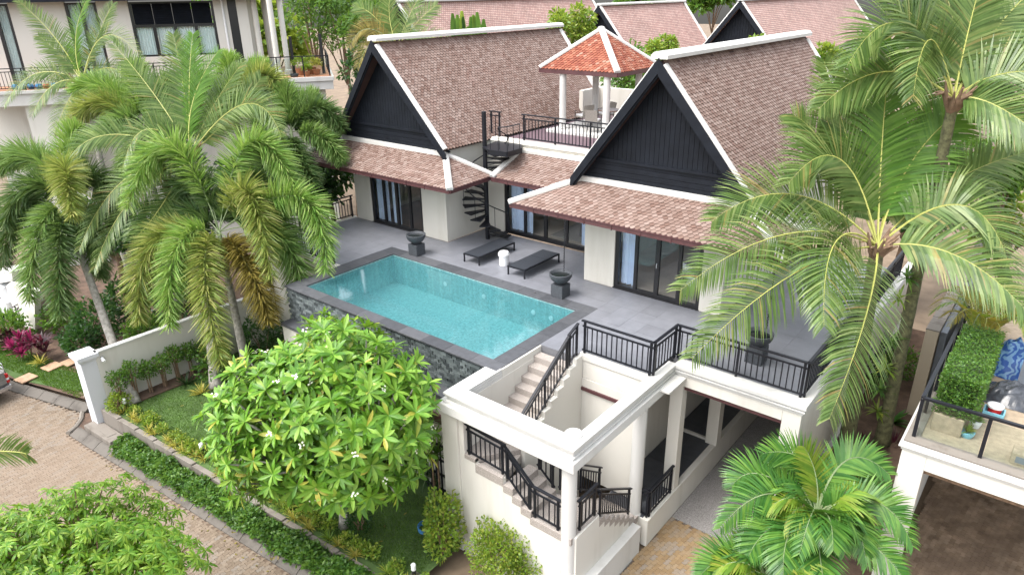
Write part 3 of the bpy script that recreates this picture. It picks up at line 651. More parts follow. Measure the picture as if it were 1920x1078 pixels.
# ================================================================== spiral staircase
SP = thing('spiral_staircase', (-17.03, 19.15, 0), 'black steel spiral staircase winding up to the rooftop terrace', 'staircase')
pc = V((-17.03, 19.15, 0))
MB().lathe([(.085, 0), (.085, 4.86), (.07, 4.87)], tuple(pc), 16).build('pole', MT['black_metal'], SP)
N = 17; th0 = R(20); dth = R(-24.5); rise = 3.62/(N+1); rr = .92
tm = MB(); w2 = R(14)
ins, out_ = .08, rr
tm.prism([(ins*math.cos(-.6), ins*math.sin(-.6), 0), (out_*math.cos(-w2), out_*math.sin(-w2), 0), (out_*math.cos(w2), out_*math.sin(w2), 0), (ins*math.cos(.6), ins*math.sin(.6), 0)], (0, 0, .045))
tm.prism([(ins, -.06, -.09), (ins, .06, -.09), (rr*.5, .02, -.0), (rr*.5, -.02, 0)], (0, 0, .01)); tme = tm.mesh('tread', MT['black_metal'])
hr = []
for i in range(N):
    a = th0+dth*i; z = rise*(i+1)
    obj('tread', tme, SP, Matrix.Translation(pc+V((0, 0, z-.045))) @ Matrix.Rotation(a, 4, 'Z'))
    p = pc+V((math.cos(a)*(rr-.04), math.sin(a)*(rr-.04), z)); hr.append(p+V((0, 0, .88)))
    if i % 2 == 0: MB().tube([p, p+V((0, 0, .88))], .011, 6).build('baluster', MT['black_metal'], SP)
hr += [V((-16.0, 18.75, 4.45)), V((-15.66, 18.82, 4.5)), V((-15.64, 19.5, 4.5))]
MB().tube(hr, .022, 8).build('handrail', MT['black_metal'], SP)
q = MB(); q.prism([(-17.0, 18.98, 3.56), (-16.5, 18.72, 3.56), (-15.66, 18.80, 3.56), (-15.64, 19.6, 3.56), (-16.2, 20.28, 3.56), (-17.3, 20.28, 3.56)], (0, 0, .06)); q.box(-15.7, -15.63, 18.78, 19.62, 3.44, 3.63); q.bar((-16.5, 18.72, 3.53), (-15.66, 18.78, 3.53), .06, .18); q.build('landing', MT['black_metal'], SP)
for p in ((-16.4, 18.74), (-16.05, 18.77), (-15.67, 18.82), (-15.66, 19.15), (-15.66, 19.5)): MB().tube([(p[0], p[1], 3.62), (p[0], p[1], 4.48)], .012, 6).build('baluster', MT['black_metal'], SP)
# ================================================================== terrace furniture
def lounger(x0, y0, label):
    T = thing('sun_lounger', (x0+.37, y0+1, 0), label, 'sun lounger', 'sun loungers by the pool'); x1, y1 = x0+.75, y0+2.0
    f = MB()
    for a in ((x0, x0+.04, y0, y1), (x1-.04, x1, y0, y1), (x0+.04, x1-.04, y0, y0+.04), (x0+.04, x1-.04, y1-.04, y1)): f.box(a[0], a[1], a[2], a[3], .28, .325)
    f.build('frame', MT['black_metal'], T)
    s = MB(); s.box(x0+.03, x1-.03, y0+.03, y0+1.24, .317, .333); s.box(x0+.03, x1-.03, y0+1.25, y1-.03, .317, .333); s.build('sling', MT['lounge_mesh'], T)
    for x in (x0, x1-.045):
        for y in (y0, y1-.045): MB().box(x+.001, x+.044, y+.001, y+.044, 0, .28).build('leg', MT['black_metal'], T)
lounger(-16.08, 16.75, 'black sling sun lounger beside the foot of the spiral staircase'); lounger(-14.05, 16.75, 'black sling sun lounger in front of the cream wall pier, beside the rain chain')
T = thing('garden_stool', (-14.75, 17.3, 0), 'white ceramic drum stool between the two sun loungers', 'stool'); p = at(945, 497, 0); p = V((p.x, p.y, 0)); T.location = p; EMPTY_LOC[T.name] = Matrix.Translation(-p)
MB().lathe([(.155, 0), (.165, .02), (.165, .34), (.15, .35)], tuple(p), 28).build('body', MT['white_ceramic'], T, smooth=False)
MB().lathe([(.17, .35), (.20, .37), (.20, .44), (.17, .46)], tuple(p), 28).build('band', MT['white_ceramic'], T); MB().lathe([(.17, .46), (.18, .475), (.165, .50), (.05, .505)], tuple(p), 28).build('lid', MT['white_ceramic'], T)
def bowl(x, y, label, h=.42):
    T = thing('bowl_planter', (x, y, 0), label, 'water bowl', 'black stone bowls on plinths')
    MB().box(x-.22, x+.22, y-.22, y+.22, .0, h).build('plinth', MT['stone_black'], T, bevel=.012)
    pf = [(.10, h), (.14, h+.02)]+[(.36*math.sin(a), h+.34-.32*math.cos(a)) for a in [R(d) for d in (30, 45, 60, 75, 90)]]+[(.36, h+.36), (.33, h+.36), (.31, h+.31), (.29, h+.26)]
    MB().lathe(pf, (x, y, 0), 32).build('bowl', MT['stone_black'], T, smooth=True)
    MB().lathe([(.0, h+.24), (.295, h+.275)], (x, y, 0), 28).build('bowl_water', MT['bowl_water'], T)
bowl(-17.98, 16.28, 'black stone bowl on a square plinth at the pool corner by the left glass doors'); bowl(-11.56, 16.36, 'black stone bowl under the rain chain, on the pool coping'); bowl(-5.15, 16.0, 'large black stone bowl behind the carport terrace railing', .45)
def rain_chain(x, y, z0, z1, label):
    q = MB(); z = z0
    while z < z1:
        q.tube([(x-.012, y, z), (x+.012, y, z+.02), (x+.012, y, z+.06), (x-.012, y, z+.08)], .015, 5); z += .085
    tag(q.build('rain_chain', MT['black_metal']), label, 'rain chain', 'rain chains')
rain_chain(-11.56, 16.53, .78, 2.52, 'black rain chain hanging from the gutter into the bowl by the loungers'); rain_chain(-5.15, 16.5, .7, 2.52, 'black rain chain hanging behind the coconut palm fronds')
MB0 = MB(); tag(MB0.lathe([(.05, 0), (.05, .006), (.02, .008)], (-12.35, 16.05, .004), 14).build('pool_drain', MT['chrome']), 'small round drain cover on the pool coping', 'drain')
# curtains and furniture behind the glass
curtain(-22.3, -21.55, 18.22, 2.38, 'pale blue curtain behind the first pane of the wing beside the spiral stair'); curtain(-21.35, -20.9, 18.22, 2.38, 'narrow pale blue curtain behind the second pane of the wing beside the spiral stair'); curtain(-19.62, -19.4, 18.22, 2.38, 'thin pale curtain edge at the end pane beside the cream pier')
curtain(-16.9, -15.85, 20.5, 2.4, 'wide pale blue curtain behind the doors next to the spiral staircase'); curtain(-13.55, -12.9, 20.5, 2.4, 'pale blue curtain behind the link doors beside the cream pier')
curtain(-10.5, -9.95, 18.25, 2.38, 'pale blue curtain in the dining room, beside the cream pier')
def tub_chair(x, y, rz, label):
    T = thing('dining_chair', (x, y, .012), label, 'chair', 'dining chairs'); mm = Matrix.Translation((x, y, .012)) @ Matrix.Rotation(rz, 4, 'Z')
    n = 14; vs = []
    for i in range(n+1):
        a = PI*(-.15+1.3*i/n); r1, r2 = .22, .29; hz = .80-.16*abs(i-n/2)/(n/2)
        vs += [(r1*math.cos(a), r1*math.sin(a), .42), (r2*math.cos(a), r2*math.sin(a), hz), (r2*.9*math.cos(a), r2*.9*math.sin(a), hz), (r1*.85*math.cos(a), r1*.85*math.sin(a), .44)]
    fs = [(4*i+j, 4*i+4+j, 4*i+4+(j+1) % 4, 4*i+(j+1) % 4) for i in range(n) for j in range(4)]
    MB().add(vs, fs).build('backrest', MT['white_ceramic'], T, smooth=True).matrix_basis = mm
    MB().lathe([(.2, .40), (.25, .43), (.25, .47), (.2, .49)], (0, 0, 0), 20).build('seat', MT['white_ceramic'], T).matrix_basis = mm
    for a in (45, 135, 225, 315): MB().tube([(.15*math.cos(R(a)), .15*math.sin(R(a)), .41), (.24*math.cos(R(a)), .24*math.sin(R(a)), 0)], .012, 6).build('leg', MT['black_metal'], T).matrix_basis = mm
tub_chair(-8.75, 19.6, 2.6, 'white tub chair on the far side of the dining table'); tub_chair(-8.2, 18.75, 2.9, 'white tub chair close to the dining room glass door')
T = thing('dining_table', (-7.95, 19.5, 0), 'brown round dining table behind the right glass doors', 'table')
MB().lathe([(.55, .70), (.57, .72), (.55, .74)], (-7.95, 19.5, .012), 28).build('table_top', MT['table_top'], T); MB().tube([(-7.95, 19.5, .012), (-7.95, 19.5, .72)], .06, 10).build('leg', MT['dark_frame'], T)
T = thing('coffee_table', (-14.0, 22.0, 0), 'round pale topped table with dark base behind the link doors', 'table')
MB().lathe([(.58, .66), (.6, .69), (.58, .71)], (-14.15, 21.75, .012), 28).build('table_top', MT['white_ceramic'], T); MB().lathe([(.30, 0), (.22, .66)], (-14.15, 21.75, .012), 20).build('base', MT['dark_frame'], T)
MB().box(-15.3, -12.5, 20.9, 23, .012, .025).build('rug', MT['wicker']); tag(bpy.data.objects['rug'], 'grey patterned rug under the round table behind the link doors', 'rug')
T = thing('bed', (-20, 20.5, 0), 'low bed with white spread in the bedroom behind the glass doors', 'bed')
MB().box(-20.9, -18.9, 19.4, 21.6, .012, .3).build('bed_base', MT['table_top'], T); MB().box(-20.85, -18.95, 19.45, 21.55, .3, .52).build('mattress', MT['white_curtain'], T, bevel=.05)
# ================================================================== street, kerb, pavers
SD = V((math.cos(R(5.6)), math.sin(R(5.6)), 0)); SN = V((-SD.y, SD.x, 0))       # the street runs a little askew
K0 = V((-24.35, 5.60, G))                                                         # start of the kerb, road side
def inpoly(x, y, P):
    ins = False; j = len(P)-1
    for i in range(len(P)):
        if (P[i][1] > y) != (P[j][1] > y) and x < (P[j][0]-P[i][0])*(y-P[i][1])/(P[j][1]-P[i][1])+P[i][0]: ins = not ins
        j = i
    return ins
def paver_shape(l, w):
    z = .011; h = w/2-.0015; a = l/2-.0015
    zz = [(-a, 0), (-.8*a, z), (-.55*a, z), (-.45*a, -z), (-.05*a, -z), (.05*a, z), (.45*a, z), (.55*a, -z), (.8*a, -z), (a, 0)]
    p = [(x, -h+o) for x, o in zz]+[(x, h+o) for x, o in reversed(zz)]
    q = MB(); n = len(p); ins = .005
    top = [(x*(1-ins/a*.8), y*(1-ins/h*.5), 0) for x, y in p]; bot = [(x, y, -.012) for x, y in p]
    q.add(top+bot, [tuple(range(n))]+[(i, n+i, n+(i+1) % n, (i+1) % n) for i in range(n)]); return q
def pave(struct, poly, mat, z, rot, l=.225, w=.1125, n_obj=300, vis=True):
    q = paver_shape(l, w); me = q.mesh('paver', MT[mat]); u = V((math.cos(rot), math.sin(rot), 0)); v = V((-u.y, u.x, 0))
    uv = [(V((x, y, 0)).dot(u), V((x, y, 0)).dot(v)) for x, y in poly]; L = []
    i0, i1 = min(a[0] for a in uv), max(a[0] for a in uv); j0, j1 = min(a[1] for a in uv), max(a[1] for a in uv)
    r = 0; vv = j0
    while vv < j1:
        uu = i0+(l/2 if r % 2 else 0)
        while uu < i1:
            if inpoly(uu, vv, uv):
                p = u*uu+v*vv; p.z = z+random.uniform(-.003, .003)
                d = p-CAM; dz = d.dot(CF); sx = 960+FPX*d.dot(CR)/dz; sy = 539-FPX*d.dot(CU)/dz
                if -60 < sx < 1980 and -60 < sy < 1140: L.append((d.length, p))
            uu += l
        vv += w; r += 1
    L.sort(key=lambda a: a[0]); rest = MB()
    for i, (d, p) in enumerate(L):
        mm = frame(p, (u+v*random.gauss(0, .006)).normalized(), v, V((0, 0, 1)))
        if i < n_obj: obj('paver', me, struct, mm)
        else: rest.add([mm @ V(c) for c in q.v], q.f)
    if rest.v: kind(rest.build('pavers', MT[mat], struct), 'stuff')
Ke = K0+SD*16
kl = K0-SD*.3
far = V((-40.5, 1.9, G)); corner = V((-25.45, 6.45, G))
road_poly = [(K0.x, K0.y), (Ke.x, Ke.y), (-6, -8), (-45, -12), (-45, 1.0), (-29.8, 5.25), (corner.x, corner.y-.05)]
q = MB(); q.poly([(x, y, G-.012) for x, y in road_poly]); street = stt(q.build('street', MT['joint']))
pave(street, road_poly, 'paver', G, R(5.6)+R(90))
# golden driveway in front of the carport, neighbour's stained driveway
dp = [(-6.46, 12.0), (-6.42, 14.6), (-3.5, 14.6), (-1.4, 13.5), (-1.4, 9), (-6.46, 7)]
q = MB(); q.poly([(x, y, G-.012) for x, y in dp]); dw = stt(q.build('driveway', MT['joint'])); pave(dw, dp, 'paver_gold', G, R(84))
np_ = [(-1.02, 14.5), (5, 14.5), (5, 26), (-1.02, 26)]
q = MB(); q.poly([(x, y, G-.012) for x, y in np_]); nd = stt(q.build('neighbour_driveway', MT['joint'])); pave(nd, np_, 'paver_dark', G, R(84), n_obj=250)
# kerb of separate concrete stones
kb = MB(); kb.prism([K0+SN*.06, Ke+SN*.06, Ke+SN*.4, K0+SN*.4], (0, 0, .03)); kerb = stt(kb.build('kerb', MT['kerb_mat']))
prof = [(0, -.03), (0, .035), (.06, .06), (.20, .14), (.28, .17), (.36, .17), (.40, .12), (.40, -.03)]
def kstone(a, b):
    a = V(a); b = V(b); t = (b-a).normalized(); n = V((-t.y, t.x, 0)); MB().prism([a+t*.006+n*x+V((0, 0, z)) for x, z in prof], (b-a)-t*.012).build('kerb_stone', MT['kerb_mat'], kerb, bevel=.012)
n = 20
for i in range(n): kstone(K0+SD*(.1+.76*i)+SN*random.uniform(-.01, .01), K0+SD*(.1+.76*(i+1))+SN*random.uniform(-.01, .01))
k2 = V((-30.2, 5.12, G)); k3 = V((-25.35, 6.5, G))
for i in range(6): kstone(k2+(k3-k2)*(i/6), k2+(k3-k2)*((i+1)/6))
# soil wedge, gutter strip
q = MB(); q.prism([(-25.3, 6.5, G), (-24.5, 5.75, G), (-23.9, 6.15, G), (-24.3, 7.2, G)], (0, 0, .04)); stt(q.build('soil_patch', MT['soil']))
gp = [V((-25.4, 6.45, G)), V((-24.95, 6.25, G)), V((-24.6, 5.95, G)), V((-24.4, 5.62, G))]
q = MB(); q.tube([p+V((0, 0, .03)) for p in gp], .09, 8); stt(q.build('gutter_edge', MT['concrete']))
# concrete utility box
q = MB(); q.prism([(-24.0, 6.02, G), (-22.25, 6.15, G), (-22.3, 6.62, G), (-24.05, 6.5, G)], (0, 0, .32)); o = q.build('utility_box', MT['concrete'], bevel=.02); tag(o, 'low concrete utility box on the verge beside the white gate pillar', 'utility box')
MB().box(-23.2, -22.6, 6.22, 6.5, G+.32, G+.335).build('lid', MT['concrete'], o)
# ================================================================== garden
def gz(x): return -4.0-(x+23.5)*.042                      # lawn level, falling to the right
def gw(x): return 6.41+(x+23.67)*.0966+.12                # garden wall line y
W = thing('garden_wall', (-18, 6.9, G), 'low stained concrete retaining wall between the verge hedge and the lawn', 'wall')
xs = [-23.6+i*1.02 for i in range(15)]
for a, b_ in zip(xs, xs[1:]):
    MB().prism([(a+.004, gw(a), G-.1), (b_-.004, gw(b_), G-.1), (b_-.004, gw(b_)+.16, G-.1), (a+.004, gw(a)+.16, G-.1)], (0, 0, gz(a)-G+.14)).build('wall_block', MT['concrete'], W, bevel=.012)
q = MB(); X = [-23.65+i*.5 for i in range(28)]
vs = []
for x in X: vs += [(x, gw(x)+.14, gz(x)), (x, 14.0, gz(x)+.05)]
q.add(vs, [(2*i, 2*i+2, 2*i+3, 2*i+1) for i in range(len(X)-1)]); lawn = stt(q.build('lawn', MT['lawn_mat']))
gr = MB(); rnd = random.Random(3)
for i in range(62000):
    x = rnd.uniform(-23.3, -10.3); y = rnd.uniform(gw(x)+.35, 10.6)
    if x > -9.9 and y > 10: continue
    if (x+14.0)**2+(y-8.9)**2 < .2: continue
    h = rnd.uniform(.035, .075); a = rnd.uniform(0, PI); wx, wy = math.cos(a)*.008, math.sin(a)*.008; z = gz(x)
    gr.v += [(x-wx, y-wy, z), (x+wx, y+wy, z), (x+rnd.uniform(-.03, .03), y+rnd.uniform(-.03, .03), z+h)]; k = len(gr.v); gr.f.append((k-3, k-2, k-1)); gr.m.append(0)
go = kind(gr.build('grass', MT['grass_blade']), 'stuff'); tag(go, 'short mown green lawn grass below the frangipani tree', 'grass')
# verge soil and ground-cover hedge
vg = MB(); vs = []
for i in range(30):
    x = -23.6+i*.5; vs += [(x, gw(x)-.5, G+.1), (x, gw(x)+.02, G+.12)]
vg.add(vs, [(2*i, 2*i+2, 2*i+3, 2*i+1) for i in range(29)]); stt(vg.build('verge', MT['soil']))
def leafq(mb, p, d, n_, L_, wd, fold=.0, mi=0):
    """one pointed leaf: 4 faces along d"""
    d = d.normalized(); s_ = d.cross(n_); s_ = s_.normalized() if s_.length > 1e-4 else V((1, 0, 0)); n2 = s_.cross(d)
    a = p; b = p+d*L_*.33+n2*L_*.03; c = p+d*L_*.68+n2*L_*.02; e = p+d*L_-n2*L_*.06
    mb.add([a, b-s_*wd*.48, b+s_*wd*.48, c-s_*wd*.42, c+s_*wd*.42, e], [(0, 2, 1), (1, 2, 4, 3), (3, 4, 5)], mi)
def rdir(r, zmin=-1, zmax=1):
    z = r.uniform(zmin, zmax); a = r.uniform(0, 2*PI); k = math.sqrt(max(0, 1-z*z)); return V((math.cos(a)*k, math.sin(a)*k, z))
hd = MB(); rnd = random.Random(5)
base = MB(); vs = []
for i in range(24):
    x = -21.75+i*.5; vs += [(x, gw(x)-.6, G+.12), (x, gw(x)-.55, G+.38), (x, gw(x)-.12, G+.42), (x, gw(x)-.03, G+.14)]
base.add(vs, [(4*i+j, 4*i+4+j, 4*i+5+j, 4*i+1+j) for i in range(23) for j in range(3)])
HG = thing('hedge', (-16, 6.6, G), 'long low dark green ground-cover hedge along the kerb', 'hedge')
kind(base.build('hedge_core', MT['under_green'], HG), 'stuff')
for i in range(15000):
    x = rnd.uniform(-21.9, -10.2); t_ = rnd.uniform(-.68, .03); h = .46*(1-abs((t_+.32)/.42)**3)+.06*math.sin(x*3.1+t_*5)+.05*math.sin(x*7.7)
    if h < .1: h = .1
    p = V((x, gw(x)+t_+rnd.uniform(-.05, .05), G+.06+h*rnd.uniform(.75, 1.08)))
    leafq(hd, p, rdir(rnd, -.3, .7), rdir(rnd, .3, 1), rnd.uniform(.09, .15), rnd.uniform(.05, .075))
kind(hd.build('hedge_leaves', MT['mid_leaf'], HG), 'stuff')
# gate pillar and boundary wall
T = thing('gate_pillar', (-23.95, 6.6, G), 'white rendered gate pillar with moulded cap beside the garden wall', 'pillar')
MB().box(-24.23, -23.68, 6.36, 6.84, G, -2.16).build('shaft', MT['pillar_white'], T, bevel=.012)
c = MB(); c.box(-24.27, -23.64, 6.32, 6.88, -2.16, -2.08); c.build('neck', MT['pillar_white'], T, bevel=.01); MB().box(-24.33, -23.58, 6.27, 6.94, -2.08, -1.93).build('cap', MT['pillar_white'], T, bevel=.015)
BW = thing('boundary_wall', (-23.75, 10, G), 'cream boundary wall running back from the white gate pillar', 'wall')
MB().box(-23.83, -23.68, 6.84, 13.6, G, -2.0).build('wall', MT['cream_wall'], BW, bevel=.01); MB().box(-23.86, -23.65, 6.84, 13.6, -2.0, -1.93).build('coping', MT['white_trim'], BW, bevel=.01)
T = thing('wall_lamp', (-23.6, 6.9, -2.2), 'small white spotlight fixed to the boundary wall beside the pillar', 'lamp')
MB().tube([(-23.66, 7.02, -2.2), (-23.5, 7.0, -2.28)], [.05, .06], 10).build('lamp_head', MT['white_ceramic'], T); MB().box(-23.68, -23.64, 6.98, 7.06, -2.25, -2.15).build('bracket', MT['chrome'], T)
q = MB(); q.prism([(-23.67, 6.95, gz(-23.6)), (-23.1, 7.1, gz(-23.6)), (-22.95, 11, gz(-23.6)), (-23.67, 11, gz(-23.6))], (0, 0, .05)); stt(q.build('planting_bed', MT['soil']))
# bollard lamps
for p, lb in (((710+0)/2.994, 'white topped black bollard lamp beside the white gate pillar'),): pass
for (px, py, lb) in ((237, 768, 'white topped black bollard lamp near the gate pillar and palm trunk'), (381, 853, 'white topped black bollard lamp on the lawn edge beside the yellow border plants'), (555, 950, 'white topped black bollard lamp half hidden under the frangipani'), (777, 1082, 'white topped black bollard lamp on the concrete base near the blue hose')):
    p = at(px, py, -4.0); z = gz(p.x); p = at(px, py, z); T = thing('bollard_lamp', p, lb, 'lamp', 'bollard lamps in the garden')
    MB().lathe([(.055, 0), (.055, .26)], tuple(p), 14).build('post', MT['black_lamp'], T); MB().lathe([(.06, .26), (.062, .27), (.062, .42), (.04, .445)], tuple(p), 14).build('lamp_head', MT['white_ceramic'], T)
q = MB(); p = at(777, 1080, -4.5); q.box(p.x-.18, p.x+.18, p.y-.18, p.y+.18, gz(p.x)-.1, gz(p.x)+.02); tag(q.build('lamp_base', MT['concrete'], bevel=.01), 'square concrete footing of the lamp near the stair tower', 'footing')
# hose
p = at(798, 995, -4.5); q = MB(); pts = []
for i in range(70): a = i*.42; pts.append(V((p.x+math.cos(a)*(.2+.02*math.sin(i)), p.y+math.sin(a)*.19, gz(p.x)+.05+i*.0025)))
q.tube(pts, .014, 6); tag(q.build('garden_hose', MT['hose_blue'], smooth=True), 'coiled blue garden hose on the lawn behind the corner shrub', 'hose')
# alley between the villas
q = MB(); q.add([(-3.5, 13.2, G+.02), (-1.4, 13.2, G+.02), (-3.5, 17, -3.2), (-1.4, 17, -3.2), (-3.5, 26, -2.4), (-1.4, 26, -2.4), (-3.5, 11, G-.02), (-1.4, 11, G-.02)], [(0, 1, 3, 2), (2, 3, 5, 4), (6, 7, 1, 0)]); stt(q.build('alley_ground', MT['soil']))
q = MB(); q.prism([(-3.5, 15.0, -4.0), (-3.5, 26, -2.43), (-3.5, 26, -2.15), (-3.5, 15.0, -3.35)], (.12, 0, 0)); tag(q.build('side_plinth', MT['white_trim'], bevel=.01), 'sloping white plinth along the carport side wall', 'plinth')
# ================================================================== palms
def bez(a, b, c, t): return a*(1-t)**2+b*(2*t*(1-t))+c*t*t
def bezt(a, b, c, t): return ((b-a)*(2*(1-t))+(c-b)*(2*t)).normalized()
DN = V((0, 0, -1))
def frond(parent, P0, PM, P2, style, mat, seed, LL=.9, wd=.045, n=62, t0=.14, droop=.55, face=.0):
    """PM lies on the rachis half way; leaflets stand on both sides (feather) or all round (brush)"""
    P1 = PM*2-(P0+P2)*.5; r = random.Random(seed); mb = MB()
    L = sum((bez(P0, P1, P2, (i+1)/8)-bez(P0, P1, P2, i/8)).length for i in range(8))
    k = 14; mb.tube([bez(P0, P1, P2, i/k) for i in range(k+1)], [.028*(1-.85*i/k)*(.7 if style == 'brush' else 1.) for i in range(k+1)], 5, 1)
    conv = P1-(P0+P2)*.5
    if conv.length < .25*L*.2: conv = conv+V((0, 0, .3))-CF*.15
    for i in range(n):
        t = t0+(1-t0)*(i+.5)/n; p = bez(P0, P1, P2, t); tg = bezt(P0, P1, P2, t); cv = conv.normalized()*(1-face)-CF*face; nn = cv-tg*cv.dot(tg); nn = nn.normalized() if nn.length > .05 else tg.orthogonal(); s_ = tg.cross(nn)
        f = (t-t0)/(1-t0)
        if style == 'feather':
            ll = LL*(.55+.45*min(1, f/.25))*(1 if f < .55 else 1-.68*((f-.55)/.45)**1.3)
            for sg in (-1, 1):
                if r.random() < .02: continue
                fw = .42+.75*f+r.uniform(-.06, .06); d = (s_*sg+tg*fw+nn*r.uniform(.05, .35)).normalized()
                q = p; w0 = wd*(1-.25*f)*r.uniform(.85, 1.15); pts = []; dd = droop*r.uniform(.7, 1.35); lz = ll*r.uniform(.88, 1.08)
                cr = d.cross(nn); cr = cr.normalized() if cr.length > .01 else s_
                sv = (tg*.9+nn*.35*1).normalized(); sv = (sv-d*sv.dot(d)).normalized()
                for j, (fr, ww) in enumerate(((0, .55), (.3, 1.), (.65, .8), (1, .06))):
                    pts += [q-sv*w0*ww*.5, q+sv*w0*ww*.5]
                    if j < 3:
                        q = q+d*lz*(.3, .35, .35)[j]; d = (d+DN*dd*(.22, .45, .6)[j]).normalized()
                mb.add(pts, [(0, 1, 3, 2), (2, 3, 5, 4), (4, 5, 7, 6)], 0)
        else:
            ll = LL*(.6+.4*min(1, f/.2))*(1 if f < .75 else 1-.5*((f-.75)/.25))
            for _ in range(11):
                ph = r.uniform(0, 2*PI); d = (s_*math.cos(ph)+nn*math.sin(ph)+tg*(.22+.45*f)+DN*.04).normalized(); lz = ll*r.uniform(.75, 1.1)
                sv = d.cross(V((r.uniform(-1, 1), r.uniform(-1, 1), r.uniform(-1, 1)))); sv = sv.normalized() if sv.length > .01 else s_
                w0 = wd*r.uniform(.8, 1.2); m_ = p+d*lz*.5; e = m_+(d+DN*droop*.38+tg*.12).normalized()*lz*.5
                mb.add([p-sv*w0*.25, p+sv*w0*.25, m_-sv*w0*.5, m_+sv*w0*.5, e+sv*w0*.12, e-sv*w0*.12], [(0, 1, 3, 2), (2, 3, 4, 5)], 0)
    return mb.build('frond', [MT[mat], MT['rachis' if style == 'feather' and mat in ('coco_leaf', 'coco_young', 'yellow_palm') else 'crownshaft']], parent)
def trunk_pts(base, top, n=14, bow=V((0, 0, 0)), r0=.17, r1=.11, seed=1):
    r = random.Random(seed); P, Q = [], []
    for i in range(n*3+1):
        t = i/(n*3); P.append(base.lerp(top, t)+bow*(4*t*(1-t))); Q.append((r0+(r1-r0)*t+.05*max(0, 1-t*9))*(1+(.035 if i % 3 == 0 else -.01)+r.uniform(-.012, .012)))
    return P, Q
def palm(name, label, base, cpx, cdepth, fr, style, cat='palm tree', group=None, LL=.9, wd=.045, n=62, bark='bark_grey', r0=.16, r1=.11, shaft=0, default='coco_leaf', bow=V((0, 0, 0)), cw=None, droop=.55):
    cr = V(cw) if cw is not None else dep(cpx[0], cpx[1], cdepth); D0 = depth(cr); base = V(base)
    T = thing(name, base, label, cat, group)
    top = cr-V((0, 0, shaft if shaft else .05))
    P, Q = trunk_pts(base, top, bow=bow, r0=r0, r1=r1, seed=len(label)); MB().tube(P, Q, 12).build('trunk', MT[bark], T, smooth=True)
    if shaft: MB().tube([top, top+(cr-top)*.15, top+(cr-top)*.6, cr+V((0, 0, .1))], [r1*1.05, r1*1.35, r1*1.05, r1*.5], 12).build('crownshaft', MT['crownshaft'], T, smooth=True)
    else:
        q = MB(); rr_ = random.Random(4)
        for i in range(16):
            a = i*2.4; q.tube([cr+V((0, 0, -.35)), cr+V((math.cos(a)*.22, math.sin(a)*.22, rr_.uniform(-.1, .25))), cr+V((math.cos(a)*.42, math.sin(a)*.42, rr_.uniform(.1, .5)))], [.06, .06, .02], 5)
        kind(q.build('crown_fibre', MT['bark_brown'], T), 'stuff')
    cd_ = cr-CAM; cr_px = 539-FPX*cd_.dot(CU)/cd_.dot(CF)
    for i, f in enumerate(fr):
        mid, tip, dd = f[0], f[1], f[2]; mt = f[3] if len(f) > 3 else default
        frond(T, cr+V((0, 0, .05)), dep(mid[0], mid[1], D0+dd*.55), dep(tip[0], tip[1], D0+dd), style, mt, i*7+len(label), LL, wd, n, droop=droop*(1.25 if tip[1] > cr_px else .75), face=(.72 if style == 'feather' else 0))
    return T
Y_, B_, F_, K_, O_ = 'fox_yellow', 'fox_bright', 'fox_leaf', 'fox_dark', 'fox_gold'
# coconut palms
cb = V((-2.95, 17.6, -2.95)); ccr = aty(1645, 466, 17.55)
palm('coconut_palm', 'big coconut palm with arching fronds between the carport wall and the neighbouring terrace', cb, None, 0, [
 ((1655, 250), (1672, 75), .4, 'coco_young'), ((1597, 290), (1545, 115), .5), ((1567, 300), (1487, 215), .9), ((1577, 300), (1478, 345), -.3), ((1490, 365), (1335, 415), 0), ((1470, 440), (1275, 545), -1.),
 ((1490, 512), (1297, 672), -1.8), ((1568, 452), (1545, 612), -2.), ((1624, 590), (1555, 785), -2.4), ((1815, 388), (1905, 560), -.8), ((1790, 478), (1930, 590), -1.4), ((1720, 288), (1850, 180), .3, 'coco_young'),
 ((1770, 350), (1925, 285), 1.), ((1705, 235), (1782, 70), 1.2), ((1625, 280), (1632, 60), 1., 'coco_young')],
 'feather', LL=1.15, wd=.06, n=88, bark='moss_bark', r0=.2, r1=.16, cw=ccr, droop=.6)
mb_ = V((-2.3, 18.7, -2.8)); hcr = aty(1788, 190, 19.2)
palm('coconut_palm', 'taller coconut palm with fern covered trunk behind the neighbouring hedge planter', mb_, None, 0, [
 ((1690, 45), (1588, 125), 0), ((1745, 75), (1712, 185), -1), ((1815, 60), (1855, -90), 0), ((1860, 95), (1975, 0), .5), ((1875, 140), (1985, 140), -.5), ((1860, 195), (1965, 265), -1), ((1660, 135), (1535, 205), .5),
 ((1735, 60), (1640, -30), .3), ((1880, 40), (1990, -60), .6), ((1790, 60), (1755, -60), 1), ((1900, 100), (2020, 80), 1.)],
 'feather', LL=1.08, wd=.058, n=84, bark='moss_bark', r0=.17, r1=.12, cw=hcr, droop=.6)
palm('coconut_palm', 'coconut palm among the foxtail palms with dark arching fronds', at(405, 727, -4.05), (358, 292), 24.6, [
 ((362, 190), (410, 95), .3, 'coco_young'), ((345, 170), (325, 65), .6), ((298, 190), (212, 82), .8), ((460, 195), (528, 258), -.5), ((275, 243), (230, 318), -.5), ((205, 253), (122, 312), -.8), ((232, 338), (148, 470), -1.2),
 ((247, 372), (176, 508), -1.5), ((300, 390), (247, 452), -1.5), ((435, 215), (490, 145), 1), ((355, 160), (362, 65), .6, 'coco_young'), ((400, 200), (455, 118), .9), ((310, 260), (270, 330), -.6)],
 'feather', LL=.92, wd=.045, n=78, r0=.19, r1=.13)
fb = dep(155, 155, 30.5)
